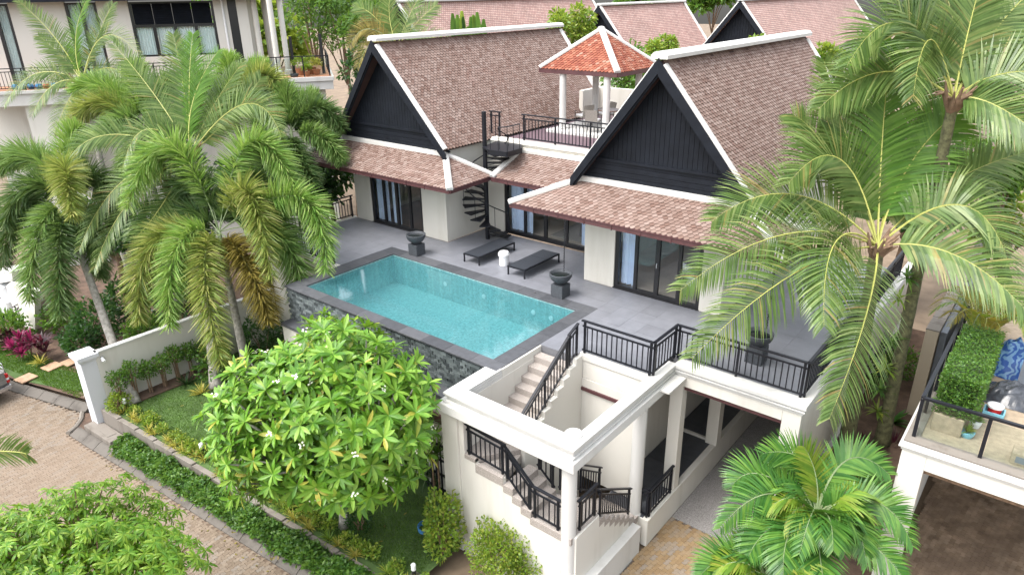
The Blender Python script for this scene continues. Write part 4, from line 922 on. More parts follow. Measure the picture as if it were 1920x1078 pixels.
palm('coconut_palm', 'coconut palm in front of the white neighbouring balcony railing', (fb.x+.2, fb.y-.2, -3.5), (155, 157), 30.5, [
 ((142, 72), (165, -4), 0, 'coco_young'), ((106, 75), (34, 2), .3), ((196, 68), (264, 108), 0), ((70, 138), (8, 198), -.5), ((118, 108), (72, 68), .5), ((208, 128), (252, 168), .3), ((100, 160), (60, 218), -.8), ((182, 72), (212, 8), .5), ((128, 190), (100, 255), -1)],
 'feather', LL=.82, wd=.04, n=70)
# foxtail palms
palm('foxtail_palm', 'foxtail palm with slender grey trunk rising beside the white gate pillar', at(253, 757, -4.02), (123, 388), 24.4, [
 ((60, 347), (8, 425), -.3, K_), ((62, 292), (-15, 325), .3, F_), ((122, 318), (136, 405), -2, Y_), ((78, 430), (55, 562), -1, F_), ((112, 468), (112, 592), -1.4, K_), ((128, 290), (148, 240), .6, B_), ((178, 330), (215, 425), .8, K_), ((40, 400), (5, 500), .5, K_), ((165, 420), (188, 520), .6, K_)],
 'brush', group='foxtail palms in the garden', LL=.78, wd=.036, n=110, shaft=.9, r0=.17, r1=.10, bow=V((.0, .0, 0)))
fbx = at(478, 702, -4.15); fcr = dep(411, 438, 23.6)
palm('foxtail_palm', 'foxtail palm with golden drooping plumes behind the frangipani tree', (fcr.x+.35, fcr.y-.1, -4.1), (411, 438), 23.6, [
 ((320, 275), (240, 388), -.5, B_), ((470, 268), (558, 362), 0, B_), ((465, 362), (508, 522), -1, Y_), ((560, 370), (610, 508), -.5, B_), ((337, 460), (318, 612), -1.5, B_), ((290, 455), (262, 602), -.5, Y_), ((384, 500), (415, 682), -2, Y_),
 ((462, 495), (505, 602), -1, O_), ((530, 450), (565, 602), .2, F_), ((365, 340), (300, 425), .8, K_), ((440, 370), (490, 330), 1.2, K_), ((350, 405), (292, 475), 1, K_), ((500, 400), (545, 470), .8, F_)],
 'brush', group='foxtail palms in the garden', LL=.84, wd=.036, n=114, shaft=1.3, r0=.17, r1=.11)
for lb, c, d_, fr in (
 ('foxtail palm with yellow green plumes below the neighbouring balcony', (262, 238), 27.5, [((192, 192), (135, 232), -.3, Y_), ((200, 166), (138, 172), .3, B_), ((256, 165), (250, 118), .2, B_), ((228, 225), (180, 268), -.6, F_), ((300, 215), (335, 262), -.3, F_), ((225, 178), (165, 148), .8, F_), ((290, 180), (320, 150), .8, F_), ((250, 270), (225, 340), -1, F_)]),
 ('foxtail palm with bright plumes in front of the neighbouring timber deck', (440, 210), 27.8, [((432, 150), (428, 104), .2, B_), ((490, 140), (540, 192), -.3, Y_), ((522, 165), (562, 235), .3, F_), ((460, 150), (500, 122), .6, B_), ((400, 170), (372, 152), .3, F_), ((470, 190), (505, 250), -.8, F_), ((410, 210), (385, 262), -.6, F_)]),
 ('dark green foxtail palm touching the lean-to roof of the first wing', (546, 250), 27.2, [((592, 202), (643, 242), 0, K_), ((600, 256), (640, 302), -.4, F_), ((560, 205), (595, 180), .6, F_), ((510, 228), (470, 275), 0, F_), ((562, 295), (592, 350), -.6, K_), ((530, 290), (520, 370), -.4, K_), ((575, 225), (625, 215), .8, K_), ((540, 200), (530, 165), .3, F_), ((500, 270), (460, 330), .5, K_)])):
    p = dep(c[0], c[1], d_); palm('foxtail_palm', lb, (p.x, p.y, -3.9), c, d_, fr, 'brush', group='foxtail palms in the garden', LL=.70, wd=.034, n=100, shaft=.9, r0=.16, r1=.1)
# low palms by the driveway
jb = aty(1535, 985, 12.9)
palm('manila_palm', 'lush low palm with glossy arching fronds between the two driveways', (jb.x, jb.y, -4.75), (1530, 968), depth(jb), [
 ((1508, 866), (1428, 850), .3), ((1530, 895), (1508, 838), .1, 'lime_leaf'), ((1588, 862), (1668, 890), .3), ((1640, 940), (1712, 1025), -.3), ((1620, 1008), (1695, 1085), -.6), ((1432, 890), (1372, 912), .4), ((1440, 925), (1350, 990), 0), ((1480, 1000), (1470, 1090), -.7), ((1536, 1030), (1546, 1095), -1.),
 ((1590, 955), (1625, 1060), -.6), ((1575, 900), (1640, 850), .8), ((1450, 985), (1400, 1050), -.4), ((1600, 915), (1690, 950), .6), ((1480, 890), (1440, 870), .8)],
 'feather', group='manila palms by the driveway', LL=.66, wd=.055, n=44, r0=.1, r1=.07, default='palm_small', droop=.5)
jb = aty(1440, 1105, 11.6)
palm('manila_palm', 'second low palm on the golden driveway edge, mostly below the first one', (jb.x, jb.y, -4.75), (1440, 1090), depth(jb), [
 ((1372, 1045), (1312, 1080), 0), ((1425, 1035), (1385, 1035), .3, 'lime_leaf'), ((1450, 1010), (1445, 965), .2), ((1490, 1040), (1540, 1050), .2), ((1400, 1090), (1350, 1130), -.4), ((1480, 1080), (1520, 1130), -.4)],
 'feather', group='manila palms by the driveway', LL=.66, wd=.055, n=42, r0=.1, r1=.07, default='palm_small', droop=.5)
MANC = {'manila_palm': aty(1530, 975, 12.9), 'manila_palm.001': aty(1440, 1098, 11.6)}
for T in [o for o in list(bpy.data.objects) if o.name.startswith('manila_palm')]:
    b0 = MANC[T.name]; rr_ = random.Random(len(T.name))
    for j in range(14):
        a = j*2.4+.5; L_ = rr_.uniform(.85, 1.2); u = V((math.cos(a), math.sin(a), 0)); frond(T, b0, b0+u*L_*.5+V((0, 0, L_*.55)), b0+u*L_+V((0, 0, L_*rr_.uniform(-.1, .35))), 'feather', 'palm_small' if j % 4 else 'lime_leaf', j, .6, .052, 38, droop=.55)
# ================================================================== frangipani and street tree made of leaf rosettes
def rosette(seed, nleaf, L_, wd, mat, up=.45, droop=.0):
    r = random.Random(seed); mb = MB()
    for i in range(nleaf):
        a = i*2.399+r.uniform(-.25, .25); el = up+r.uniform(-.35, .45)-.5*(i/nleaf); d = V((math.cos(a)*math.cos(el), math.sin(a)*math.cos(el), math.sin(el)))
        s_ = V((-math.sin(a), math.cos(a), 0)); n_ = s_.cross(d)*-1; l = L_*r.uniform(.7, 1.08); q = V((0, 0, 0)); pts = []
        if n_.z < 0: n_ = -n_
        for j, ww in enumerate((.12, .62, 1., .82, .1)):
            mid = q-n_*(wd*.10*ww); pts += [q-s_*wd*ww*.5, mid, q+s_*wd*ww*.5]
            if j < 4: q = q+d*l*.25; d = (d+DN*(.10+droop)*(1+j*.4)).normalized()
        mb.add(pts, [(3*j+k, 3*j+k+1, 3*j+k+4, 3*j+k+3) for j in range(4) for k in range(2)])
    return mb.mesh('leaf_cluster', MT[mat])
def branches(T, base, tips, r0, mat='bark_grey', fork=.35, seed=1):
    r = random.Random(seed); hub = base+V((0, 0, 1))*fork; mb = MB()
    mb.tube([base, base.lerp(hub, .5)+V((.03, .02, 0)), hub], [r0*1.2, r0, r0*.9], 9); o = mb.build('trunk', MT[mat], T, smooth=True)
    b2 = MB(); mids = []
    for k in range(7):
        s_ = random.Random(seed+k).choice(tips); mids.append(hub.lerp(s_, .5)+V((r.uniform(-.2, .2), r.uniform(-.2, .2), .1)))
        b2.tube([hub, hub.lerp(mids[-1], .5)+V((0, 0, .08)), mids[-1]], [r0*.7, r0*.55, r0*.4], 7)
    for tp in tips:
        m_ = min(mids, key=lambda q: (q-tp).length); b2.tube([m_, m_.lerp(tp, .55)+V((0, 0, -.05)), tp], [r0*.3, r0*.2, r0*.14], 5)
    kind(b2.build('limbs', MT[mat], T, smooth=True), 'stuff')
FB = at(645, 985, -4.4); fz = gz(FB.x); FB = V((FB.x, FB.y, fz))
FR = thing('frangipani_tree', FB, 'big domed frangipani tree with glossy leaf rosettes and white flowers on the lawn', 'tree')
FC = dep(618, 775, depth(FB)-1.3)
meFq = []; meF = [rosette(i, 16, .40, .098, 'frangipani_leaf') for i in range(6)]
r = random.Random(11); tips = []; nrm = []; tries = 0
AX = (CR, CU, -CF)
while len(tips) < 520 and tries < 60000:
    tries += 1
    d = rdir(r, -.75, 1)
    lump = 1+.11*math.sin(3*math.atan2(d.y, d.x)+1)+.08*math.sin(7*d.z+2*d.x*3)
    p = FC+V((d.x*2.5, d.y*2.5, d.z*2.1))*lump*r.uniform(.74, 1.05)
    if d.z < -.3 and d.dot(CF) > 0: continue
    if min(((p-q).length for q in tips), default=9) < .28: continue
    if p.y > 11.0 and p.z < .4: continue
    tips.append(p); nrm.append((d+V((0, 0, .55))).normalized())
meFl = MB()
for i in range(5):
    c_ = V((random.Random(i).uniform(-.06, .06), random.Random(i+50).uniform(-.06, .06), .10+.03*(i % 3)))
    for k in range(5):
        a = k*1.2566+i; leafq(meFl, c_, V((math.cos(a), math.sin(a), .35)), V((0, 0, 1)), .028, .022)
FLM = meFl; meFl = meFl.mesh('flower_cluster', MT['flower_white'])
order = sorted(range(len(tips)), key=lambda i: (tips[i]-CAM).length); extra = MB()
for k, i in enumerate(order):
    p, n_ = tips[i], nrm[i]; n_ = (n_+rdir(r)*.28).normalized()
    x = n_.orthogonal().normalized(); x = Matrix.Rotation(r.uniform(0, 6.28), 3, n_) @ x; s_ = r.uniform(.72, 1.18)
    mm = frame(p, x, n_.cross(x), n_) @ Matrix.Scale(s_, 4); me = meF[i % 6]
    if k < 300: obj('leaf_cluster', me, FR, mm)
    else: extra.add([mm @ v.co for v in me.vertices], [tuple(q.vertices) for q in me.polygons])
    if r.random() < .12: obj('flower_cluster', meFl, FR, frame(p+n_*.06, x, n_.cross(x), n_))
kind(extra.build('leaf_clusters', MT['frangipani_leaf'], FR), 'stuff')
inner = MB()
for i in range(2600):
    d = rdir(r, -.8, .9); p = FC+V((d.x*2.35, d.y*2.35, d.z*1.95))*r.uniform(.4, .9)
    leafq(inner, p, (d+rdir(r)*.8).normalized(), rdir(r, .2, 1), r.uniform(.25, .36), .09)
kind(inner.build('inner_leaves', MT['frangipani_leaf'], FR), 'stuff')
branches(FR, FB, tips[::2], .13, fork=.8, seed=3)
# street tree, lower left
TC = dep(95, 1075, 13.5); TB = V((TC.x-.4, TC.y-.3, G))
TR = thing('street_tree', TB, 'leafy bright green street tree with drooping narrow leaves at the road edge', 'tree')
meT = [rosette(40+i, 13, .22, .045, 'tree_leaf', .25, .12) for i in range(6)]
r = random.Random(21); tips = []; tries = 0
extraT = MB()
while len(tips) < 900 and tries < 40000:
    tries += 1; d = rdir(r, -.3, 1); lump = 1+.16*math.sin(4*math.atan2(d.y, d.x)+.6)+.1*math.sin(6*d.z)
    p = TC+(CR*d.x*2.9+V((0, 0, 1))*d.z*1.55+(CR.cross(V((0, 0, 1))))*d.y*1.9)*lump*r.uniform(.66, 1.0)
    if min(((p-q).length for q in tips), default=9) < .14: continue
    tips.append(p)
    n_ = ((p-TC).normalized()+V((0, 0, .9))).normalized(); x = Matrix.Rotation(r.uniform(0, 6.28), 3, n_) @ n_.orthogonal().normalized()
    mm = frame(p, x, n_.cross(x), n_) @ Matrix.Scale(r.uniform(.7, 1.15), 4); me = meT[len(tips) % 6]
    if len(tips) % 3 == 1: obj('leaf_cluster', me, TR, mm)
    else: extraT.add([mm @ v.co for v in me.vertices], [tuple(q.vertices) for q in me.polygons])
kind(extraT.build('leaf_clusters', MT['tree_leaf'], TR), 'stuff')
inner = MB()
for i in range(4200):
    d = rdir(r, -.5, .9); p = TC+(CR*d.x*2.6+V((0, 0, 1))*d.z*1.3+(CR.cross(V((0, 0, 1))))*d.y*1.9)*r.uniform(.3, .9); leafq(inner, p, (d+DN*.5+rdir(r)*.8).normalized(), rdir(r, .2, 1), r.uniform(.16, .26), .06)
kind(inner.build('inner_leaves', MT['tree_leaf'], TR), 'stuff')
branches(TR, TB, tips[::7], .08, 'bark_brown', fork=2.6, seed=5)
for (mx, tx, d_) in (((10, 862), (52, 852), 0),):
    pass
pf = dep(-40, 858, 12.5); T = thing('coconut_palm', (pf.x-2.5, pf.y-2.5, G), 'coconut palm whose frond tip reaches over the street beside the leafy tree', 'palm tree')
P, Q = trunk_pts(V((pf.x-2.5, pf.y-2.5, G)), V((pf.x-2.2, pf.y-2.2, pf.z+.3))); MB().tube(P, Q, 10).build('trunk', MT['bark_grey'], T)
frond(T, V((pf.x-2.2, pf.y-2.2, pf.z+.3)), dep(-55, 845, 12.3), dep(50, 853, 12.2), 'feather', 'coco_leaf', 5, .5, .04, 46)
fl = MB(); rl = random.Random(31)
for i in range(150):
    x = rl.uniform(-22, -10.5); y = gw(x)+rl.choice((rl.uniform(.4, 3.0), rl.uniform(-1.2, -.7))); z = gz(x)+.06 if y > gw(x) else G+(.012 if y < gw(x)-.95 else .2)
    leafq(fl, V((x, y, z)), V((rl.uniform(-1, 1), rl.uniform(-1, 1), .1)), V((0, 0, 1)), rl.uniform(.06, .14), .04)
tag(kind(fl.build('fallen_leaves', MT['fox_gold']), 'stuff'), 'scattered brown fallen leaves on the lawn and along the kerb', 'leaves')
# ================================================================== shrubs
def shrub(name, label, c, rad, n, L_, wd, mat, cat='shrub', group=None, zs=1., hollow=.35, seed=1, stem=True, stembark='bark_brown', foot=None, dirup=.3, lumps=3):
    r = random.Random(seed); c = V(c); T = thing(name, foot if foot is not None else c-V((0, 0, rad*zs)), label, cat, group); mb = MB()
    for i in range(n):
        d = rdir(r, -.85, 1); lp = 1+.16*math.sin(lumps*math.atan2(d.y, d.x)+seed)+.12*math.sin(5*d.z+seed*2)
        p = c+V((d.x*rad, d.y*rad, d.z*rad*zs))*lp*(hollow+(1-hollow)*r.random()**.5)
        leafq(mb, p, (d+rdir(r)*.9+V((0, 0, dirup))).normalized(), rdir(r, .2, 1), L_*r.uniform(.7, 1.2), wd*r.uniform(.8, 1.2))
    kind(mb.build('foliage', MT[mat], T), 'stuff')
    if stem:
        f = V(T.location); s_ = MB()
        for k in range(4):
            a = k*1.7+seed; s_.tube([f+V((math.cos(a)*.05, math.sin(a)*.05, -.02)), f.lerp(c, .6)+V((math.cos(a)*rad*.2, math.sin(a)*rad*.2, 0)), c+V((math.cos(a)*rad*.5, math.sin(a)*rad*.5, rad*zs*.4))], [.03, .022, .01], 5)
        s_.build('stem', MT[stembark], T)
    return T
def blades(name, label, c, n, L_, wd, mat, cat='plant', group=None, seed=1, el=(.35, 1.2), droop=.55):
    r = random.Random(seed); c = V(c); T = thing(name, c, label, cat, group); _bl(T, c, n, L_, wd, mat, seed, el, droop); return T
def _bl(T, c, n, L_, wd, mat, seed, el, droop):
    r = random.Random(seed); mb = MB()
    for i in range(n):
        a = r.uniform(0, 2*PI); e = r.uniform(*el); d = V((math.cos(a)*math.cos(e), math.sin(a)*math.cos(e), math.sin(e))); s_ = V((-math.sin(a), math.cos(a), 0)); q = V(c); pts = []; l = L_*r.uniform(.65, 1.15)
        for j, ww in enumerate((.5, 1, .85, .05)):
            pts += [q-s_*wd*ww*.5, q+s_*wd*ww*.5]; q = q+d*l*.33; d = (d+DN*droop*(.3+.4*j)).normalized()
        mb.add(pts, [(0, 1, 3, 2), (2, 3, 5, 4), (4, 5, 7, 6)])
    kind(mb.build('blades', MT[mat], T), 'stuff')
# clipped trees along the boundary wall
for i in range(8):
    y = 7.15+i*.5; x = -23.35; f = V((x, y, gz(x)))
    shrub('wall_tree', 'slender clipped tree trained against the cream boundary wall', f+V((random.uniform(-.03, .08), 0, 1.0+.12*math.sin(i*1.9))), .30+.05*math.sin(i*2.3), 420, .085, .05, 'mid_leaf', 'tree', 'slender clipped trees along the boundary wall', 1.25, .2, i+3, foot=f)
shrub('lime_shrub', 'bright green shrub at the foot of the white gate pillar', V((-23.2, 6.98, gz(-23.2)+.3)), .38, 620, .09, .05, 'lime_leaf', zs=.8, seed=4)
# border of yellow grass clumps and small green plants behind the garden wall
r = random.Random(9); k = 0; x = -22.9
while x < -9.4:
    y = gw(x)+.32+r.uniform(-.05, .08); z = gz(x)
    if r.random() < .72: blades('border_grass', 'clump of yellow striped grass in the border behind the garden wall', (x, y, z), 42, .34, .022, 'yellow_blade' if r.random() < .7 else 'lime_leaf', 'plant', 'yellow striped grass clumps along the garden wall', seed=k)
    if r.random() < .6: shrub('border_plant', 'small bright green plant in the border behind the yellow grass', V((x+.1, y+.22, z+.16)), .2, 170, .075, .045, 'lime_leaf', 'plant', 'small green border plants', .8, .2, k, False)
    x += r.uniform(.26, .42); k += 1
# shrubs by the stair tower
p = at(832, 1035, -4.55); shrub('croton_shrub', 'tall variegated shrub against the stair tower pilaster', V((p.x, p.y, -3.7)), .5, 1500, .12, .06, 'lime_leaf', zs=1.9, seed=5, foot=V((p.x, p.y, -4.55)))
p = at(935, 1075, -4.5); shrub('lime_bush', 'airy lime green bush in front of the stair tower wall', V((p.x, p.y, -3.75)), .72, 4200, .075, .045, 'lime_leaf', zs=1.1, seed=6, foot=V((p.x, p.y, -4.6)), hollow=.2, lumps=5)
p = at(985, 1085, -4.5); shrub('lime_bush', 'smaller lime green bush beside the round front column', V((p.x, p.y, -4.05)), .5, 1800, .07, .042, 'lime_leaf', zs=1., seed=8, foot=V((p.x, p.y, -4.7)), hollow=.2)
for i, (px, py, lb) in enumerate(((765, 900, 'dark feathery cycad on the shaded lawn edge below the pool wall'), (815, 905, 'dark feathery cycad beside the tower pilaster'), (735, 870, 'dark feathery cycad half hidden by the frangipani'))):
    p = at(px, py, -4.4); T = thing('cycad', (p.x, p.y, gz(p.x)), lb, 'plant', 'cycads below the pool'); rr_ = random.Random(i)
    for j in range(13):
        a = j*2.4; L_ = rr_.uniform(.7, 1.0); b0 = V((p.x, p.y, gz(p.x)+.15)); u = V((math.cos(a), math.sin(a), 0)); frond(T, b0, b0+u*L_*.5+V((0, 0, L_*.55)), b0+u*L_+V((0, 0, L_*.35)), 'feather', 'dark_leaf', j, .2, .022, 30, droop=.3)
    MB().tube([(p.x, p.y, gz(p.x)-.02), (p.x, p.y, gz(p.x)+.2)], .1, 8).build('trunk', MT['bark_brown'], T)
for i, (px, py, z, lb) in enumerate(((805, 790, -2.6, 'dark spiky dracaena under the pool ledge beside the stair tower'), (820, 850, -3.2, 'pale spiky dracaena against the shaded wall by the lattice gate'))):
    p = aty(px, py, 10.75); T = blades('dracaena', lb, p, 46, .55, .03, 'dark_leaf' if i == 0 else 'mid_leaf', seed=i+2, el=(-.3, 1.4), droop=.25); MB().tube([(p.x, p.y, gz(p.x)-.05), p], .03, 6).build('stem', MT['bark_brown'], T)
p = at(675, 985, -4.35); shrub('blue_flower_bush', 'small dark bush with blue flowers on the lawn below the frangipani', V((p.x, p.y, gz(p.x)+.25)), .36, 420, .12, .03, 'dark_leaf', 'plant', seed=3, zs=.8, dirup=.8)
# understorey between the palms and the terrace
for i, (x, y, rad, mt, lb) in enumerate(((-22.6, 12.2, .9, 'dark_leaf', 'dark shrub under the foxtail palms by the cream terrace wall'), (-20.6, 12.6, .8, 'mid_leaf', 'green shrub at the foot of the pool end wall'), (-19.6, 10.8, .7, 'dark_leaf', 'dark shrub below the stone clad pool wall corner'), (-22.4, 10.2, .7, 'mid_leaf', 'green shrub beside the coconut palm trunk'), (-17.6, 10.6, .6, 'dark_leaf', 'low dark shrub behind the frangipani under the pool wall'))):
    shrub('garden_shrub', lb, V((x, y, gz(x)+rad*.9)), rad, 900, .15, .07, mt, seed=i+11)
for i, (px, py) in enumerate(((362, 690), (378, 735), (350, 720))):
    p = at(px, py, -4.0); blades('garden_agave', ('spiky green plant on the lawn beside the grey palm trunk', 'pale striped spiky plant on the lawn edge below the palm trunk', 'spiky dark plant behind the lawn, next to the trained wall trees')[i], (p.x, p.y, gz(p.x)), 40, .5, .035, ('mid_leaf', 'yellow_blade', 'dark_leaf')[i], seed=i+5, el=(.2, 1.3), droop=.3)
# beyond the boundary wall: neighbour's planting
def N_(px, py, z=-4.5): return at(px, py, z)
nbg = [(-45, 4), (-30.2, 5.6), (-25.4, 7.0), (-23.85, 6.9), (-23.85, 30), (-45, 24)]
q = MB(); q.poly([(x, y, -4.62) for x, y in nbg]); stt(q.build('neighbour_soil', MT['soil']))
q = MB(); q.poly([(x, y, -4.60) for x, y in ((-32, 5.6), (-29.6, 5.75), (-27.2, 6.7), (-26.2, 7.2), (-26.9, 7.8), (-30, 6.9), (-34, 6.9))]); stt(q.build('grass_strip', MT['lawn_mat']))
gr = MB(); rnd = random.Random(8)
for i in range(9000):
    x = rnd.uniform(-33, -26.3); y = 5.6+(x+32)*.19+rnd.uniform(0, 1.25); h = rnd.uniform(.04, .09); a = rnd.uniform(0, PI)
    gr.add([(x-.012*math.cos(a), y-.012*math.sin(a), -4.6), (x+.012*math.cos(a), y+.012*math.sin(a), -4.6), (x+rnd.uniform(-.03, .03), y, -4.6+h)], [(0, 1, 2)])
tag(kind(gr.build('verge_grass', MT['grass_blade']), 'stuff'), 'patchy verge grass between the kerb and the red planting bed', 'grass')
pb = [(-26.6, 6.85), (-25.35, 6.95), (-24.0, 6.95), (-24.0, 8.4), (-26.0, 8.3)]
q = MB(); q.poly([(x, y, -4.594) for x, y in pb]); br_ = stt(q.build('brick_path', MT['joint'])); pave(br_, pb, 'paver', -4.582, R(20), n_obj=120)
for i, (px, py, lb) in enumerate(((49, 710, 'square sandstone paving slab on the grass beside the pickup'), (98, 688, 'square sandstone paving slab on the verge grass'), (133, 679, 'square sandstone paving slab next to the white pillar'))):
    p = N_(px, py, -4.58); a = R(12); u = V((math.cos(a), math.sin(a), 0))*.3; v = V((-u.y, u.x, 0)); tag(MB().prism([p-u-v, p+u-v, p+u+v, p-u+v], (0, 0, .05)).build('paving_slab', MT['path_slab'], bevel=.01), lb, 'paving slab', 'stepping slabs on the verge')
def cordyline(px, py, lb, mat, hgt, n=3, z=-4.55):
    p = N_(px, py, z); T = thing('cordyline', p, lb, 'plant', 'red cordylines in the planting bed')
    for k in range(n):
        a = k*2.1; c = p+V((math.cos(a)*.2, math.sin(a)*.2, hgt*(.6+.25*k))); MB().tube([p+V((math.cos(a)*.06, math.sin(a)*.06, 0)), c], .018, 6).build('stem', MT['bark_brown'], T); _bl(T, c, 26, .5, .085, mat, k+len(lb), (.1, 1.35), .3)
cordyline(58, 665, 'bright magenta cordyline beside the black neighbouring stair rail', 'red_leaf', .7); cordyline(42, 672, 'magenta cordyline in the planting bed left of the dark one', 'red_leaf', .5); cordyline(85, 672, 'dark maroon cordyline clump in the planting bed', 'maroon_leaf', .6, 4); cordyline(18, 655, 'reddish cordyline behind the grey pickup', 'maroon_leaf', .6)
blades('striped_plant', 'pale yellow striped spiky plant at the edge of the red soil bed', N_(76, 682), 34, .5, .045, 'yellow_blade', seed=3, el=(.2, 1.2), droop=.4)
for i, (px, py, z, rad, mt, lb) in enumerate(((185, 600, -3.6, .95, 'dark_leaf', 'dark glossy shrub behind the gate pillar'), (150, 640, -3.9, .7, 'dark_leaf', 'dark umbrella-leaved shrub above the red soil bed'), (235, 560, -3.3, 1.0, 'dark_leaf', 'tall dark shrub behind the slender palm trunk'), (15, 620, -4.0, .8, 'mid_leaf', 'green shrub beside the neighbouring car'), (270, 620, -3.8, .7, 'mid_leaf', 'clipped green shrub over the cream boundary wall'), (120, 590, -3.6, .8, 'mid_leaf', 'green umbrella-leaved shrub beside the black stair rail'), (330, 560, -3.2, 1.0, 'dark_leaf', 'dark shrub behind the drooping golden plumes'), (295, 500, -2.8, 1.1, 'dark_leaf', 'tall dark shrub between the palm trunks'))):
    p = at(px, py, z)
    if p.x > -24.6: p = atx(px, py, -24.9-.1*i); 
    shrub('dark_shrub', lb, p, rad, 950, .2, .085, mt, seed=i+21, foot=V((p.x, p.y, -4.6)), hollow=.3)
# alley plants
p = at(1670, 800, -3.1); blades('birds_nest_fern', "bright green bird's nest fern beside the neighbouring terrace", (p.x, p.y, -3.0), 26, .62, .12, 'palm_small', seed=2, el=(.3, 1.1), droop=.45)
p = at(1672, 845, -3.3); blades('red_dracaena', 'red spiky dracaena below the neighbouring terrace corner', (p.x, p.y, -3.15), 60, .55, .03, 'maroon_leaf', seed=3, el=(.0, 1.4), droop=.2)
p = at(1617, 835, -3.2); blades('dark_dracaena', 'dark spiky dracaena between the two coconut palm trunks', (p.x, p.y, -3.1), 40, .4, .025, 'maroon_leaf', seed=4, el=(.0, 1.4), droop=.2)
fern = [(1685, 560), (1672, 640), (1660, 690), (1650, 730), (1645, 770), (1700, 520)]
for i, (px, py) in enumerate(fern):
    p = aty(px, py, 18.6+.03*i); blades('trunk_fern', 'fern tuft growing on the mossy coconut palm trunk', p, 30, .42, .05, 'mid_leaf' if i % 2 else 'lime_leaf', 'plant', 'ferns on the mossy trunk', i, (-.6, 1.0), .5)
for i, (px, py, lb) in enumerate(((1660, 590, 'green shrub in the alley behind the mossy trunk'), (1640, 650, 'low fern shrub against the terrace side wall'), (1690, 690, 'feathery green shrub leaning on the beige alley wall'), (1625, 700, 'dark shrub at the alley plinth'))):
    p = at(px, py, -2.2+.0*i); shrub('alley_shrub', lb, V((min(-1.9, p.x), p.y, -2.1)), .55, 600, .14, .05, 'mid_leaf' if i % 2 == 0 else 'dark_leaf', seed=i+31)
# ================================================================== right-hand neighbour: carport terrace at the same level
NT_ = thing('neighbour_terrace', (0, 15, G), 'neighbouring white carport with a worn sandy terrace on top and moulded cornice', 'terrace')
c = MB(); c.box(-1.4, -.93, 14.6, 14.95, G-.1, -.22); c.box(-.93, 6, 14.6, 14.95, -.58, -.22); c.box(-1.4, -1.18, 14.95, 25, G-.1, -.22); c.box(-1.18, 6, 22.5, 22.7, G-.1, -.3)
c.build('wall', MT['nb_wall'], NT_, bevel=.012)
c = MB()
for z0, z1, o in ((-.22, -.15, .03), (-.15, -.1, .075), (-.1, -.02, .05)): c.box(-1.4-o, 6, 14.6-o, 14.98, z0, z1); c.box(-1.4-o, -1.1, 14.98, 25, z0, z1)
c.build('cornice', MT['white_trim'], NT_, bevel=.012)
c = MB(); c.box(-1.41, 6, 14.58, 14.9, -.02, .03); c.box(-1.41, -1.15, 14.9, 25, -.02, .03); c.build('edge_kerb', MT['concrete'], NT_, bevel=.01)
c = MB(); c.box(-1.15, 6, 14.9, 25, -.25, .0); c.build('floor', MT['sand_stone'], NT_); MB().box(-1.1, 6, 14.97, 22.5, -.31, -.255).build('carport_ceiling', MT['nb_wall'], NT_)
MB().box(-.93, 6, 14.72, 14.9, -.72, -.58).build('shutter_box', MT['bark_brown'], NT_); c = MB(); c.box(-1.0, 5, 22.35, 22.5, G, -2.6); c.build('garage_door', MT['dark_frame'], NT_)
GR = thing('glass_balustrade', (-1.26, 14.84, .03), 'frameless glass balustrade with dark grey rail on the neighbouring terrace corner', 'railing')
pts = [V((-1.27, 14.8, .03)), V((3.5, 14.8, .03)), ]; pt2 = [V((-1.27, 14.8, .03)), V((-1.27, 20.5, .03))]
for a, b_ in (pts, pt2):
    MB().bar(a+V((0, 0, .95)), b_+V((0, 0, .95)), .08, .05).build('top_rail', MT['black_metal'], GR); n = int((b_-a).length/1.05)
    for k in range(n+1):
        p = a+(b_-a)*(k/n)
        if k > 0 or a is pts[0]: MB().box(p.x-.035, p.x+.035, p.y-.02, p.y+.02, .03, .94).build('post', MT['black_metal'], GR)
    for k in range(n):
        p = a+(b_-a)*((k+.04)/n); q_ = a+(b_-a)*((k+.96)/n); MB().bar(p+V((0, 0, .47)), q_+V((0, 0, .47)), .01, .82).build('glass_panel', MT['clear_glass'], GR)
T = thing('hedge_planter', (-.7, 16.1, 0), 'clipped boxwood hedge in a sandy concrete planter behind the glass balustrade', 'planter')
MB().box(-1.06, -.5, 15.35, 18.3, 0, .42).build('planter_box', MT['sand_stone'], T, bevel=.015)
hb = MB(); r = random.Random(2)
MB().box(-1.0, -.42, 15.5, 18.3, .4, 1.25).build('hedge_core', MT['under_green'], T)
for i in range(9500):
    f = r.choice((0, 0, 1, 2, 3)); x, y, z = r.uniform(-1.1, -.32), r.uniform(15.38, 18.4), r.uniform(.42, 1.38)
    if f == 0: z = 1.36+.05*math.sin(y*4)+r.uniform(-.09, .05)
    elif f == 1: y = 15.4+r.uniform(-.04, .06)
    elif f == 2: x = -1.08+r.uniform(-.04, .06)
    else: x = -.34+r.uniform(-.06, .04)
    leafq(hb, V((x, y, z)), rdir(r, -.3, .9), rdir(r, .2, 1), r.uniform(.04, .065), .03)
kind(hb.build('hedge_leaves', MT['mid_leaf'], T), 'stuff')
def pot(px, py, z, r_, h, mat, lb, plant='mid_leaf', n=60, L_=.2):
    p = at(px, py, z); T = thing('plant_pot', p, lb, 'plant pot', 'potted plants')
    MB().lathe([(r_*.7, 0), (r_*.95, h*.6), (r_, h), (r_*.85, h), (r_*.8, h*.85)], tuple(p), 18).build('pot', MT[mat], T, smooth=False); _bl(T, p+V((0, 0, h*.8)), n, L_, .03, plant, int(px), (.3, 1.4), .4); return T
pot(1812, 818, 0, .14, .13, 'plastic_blue', 'glazed blue-grey bowl with a small plant on the neighbouring terrace', 'lime_leaf'); pot(1827, 800, 0, .12, .17, 'white_ceramic', 'white pot with a small plant beside the hedge planter', 'mid_leaf')
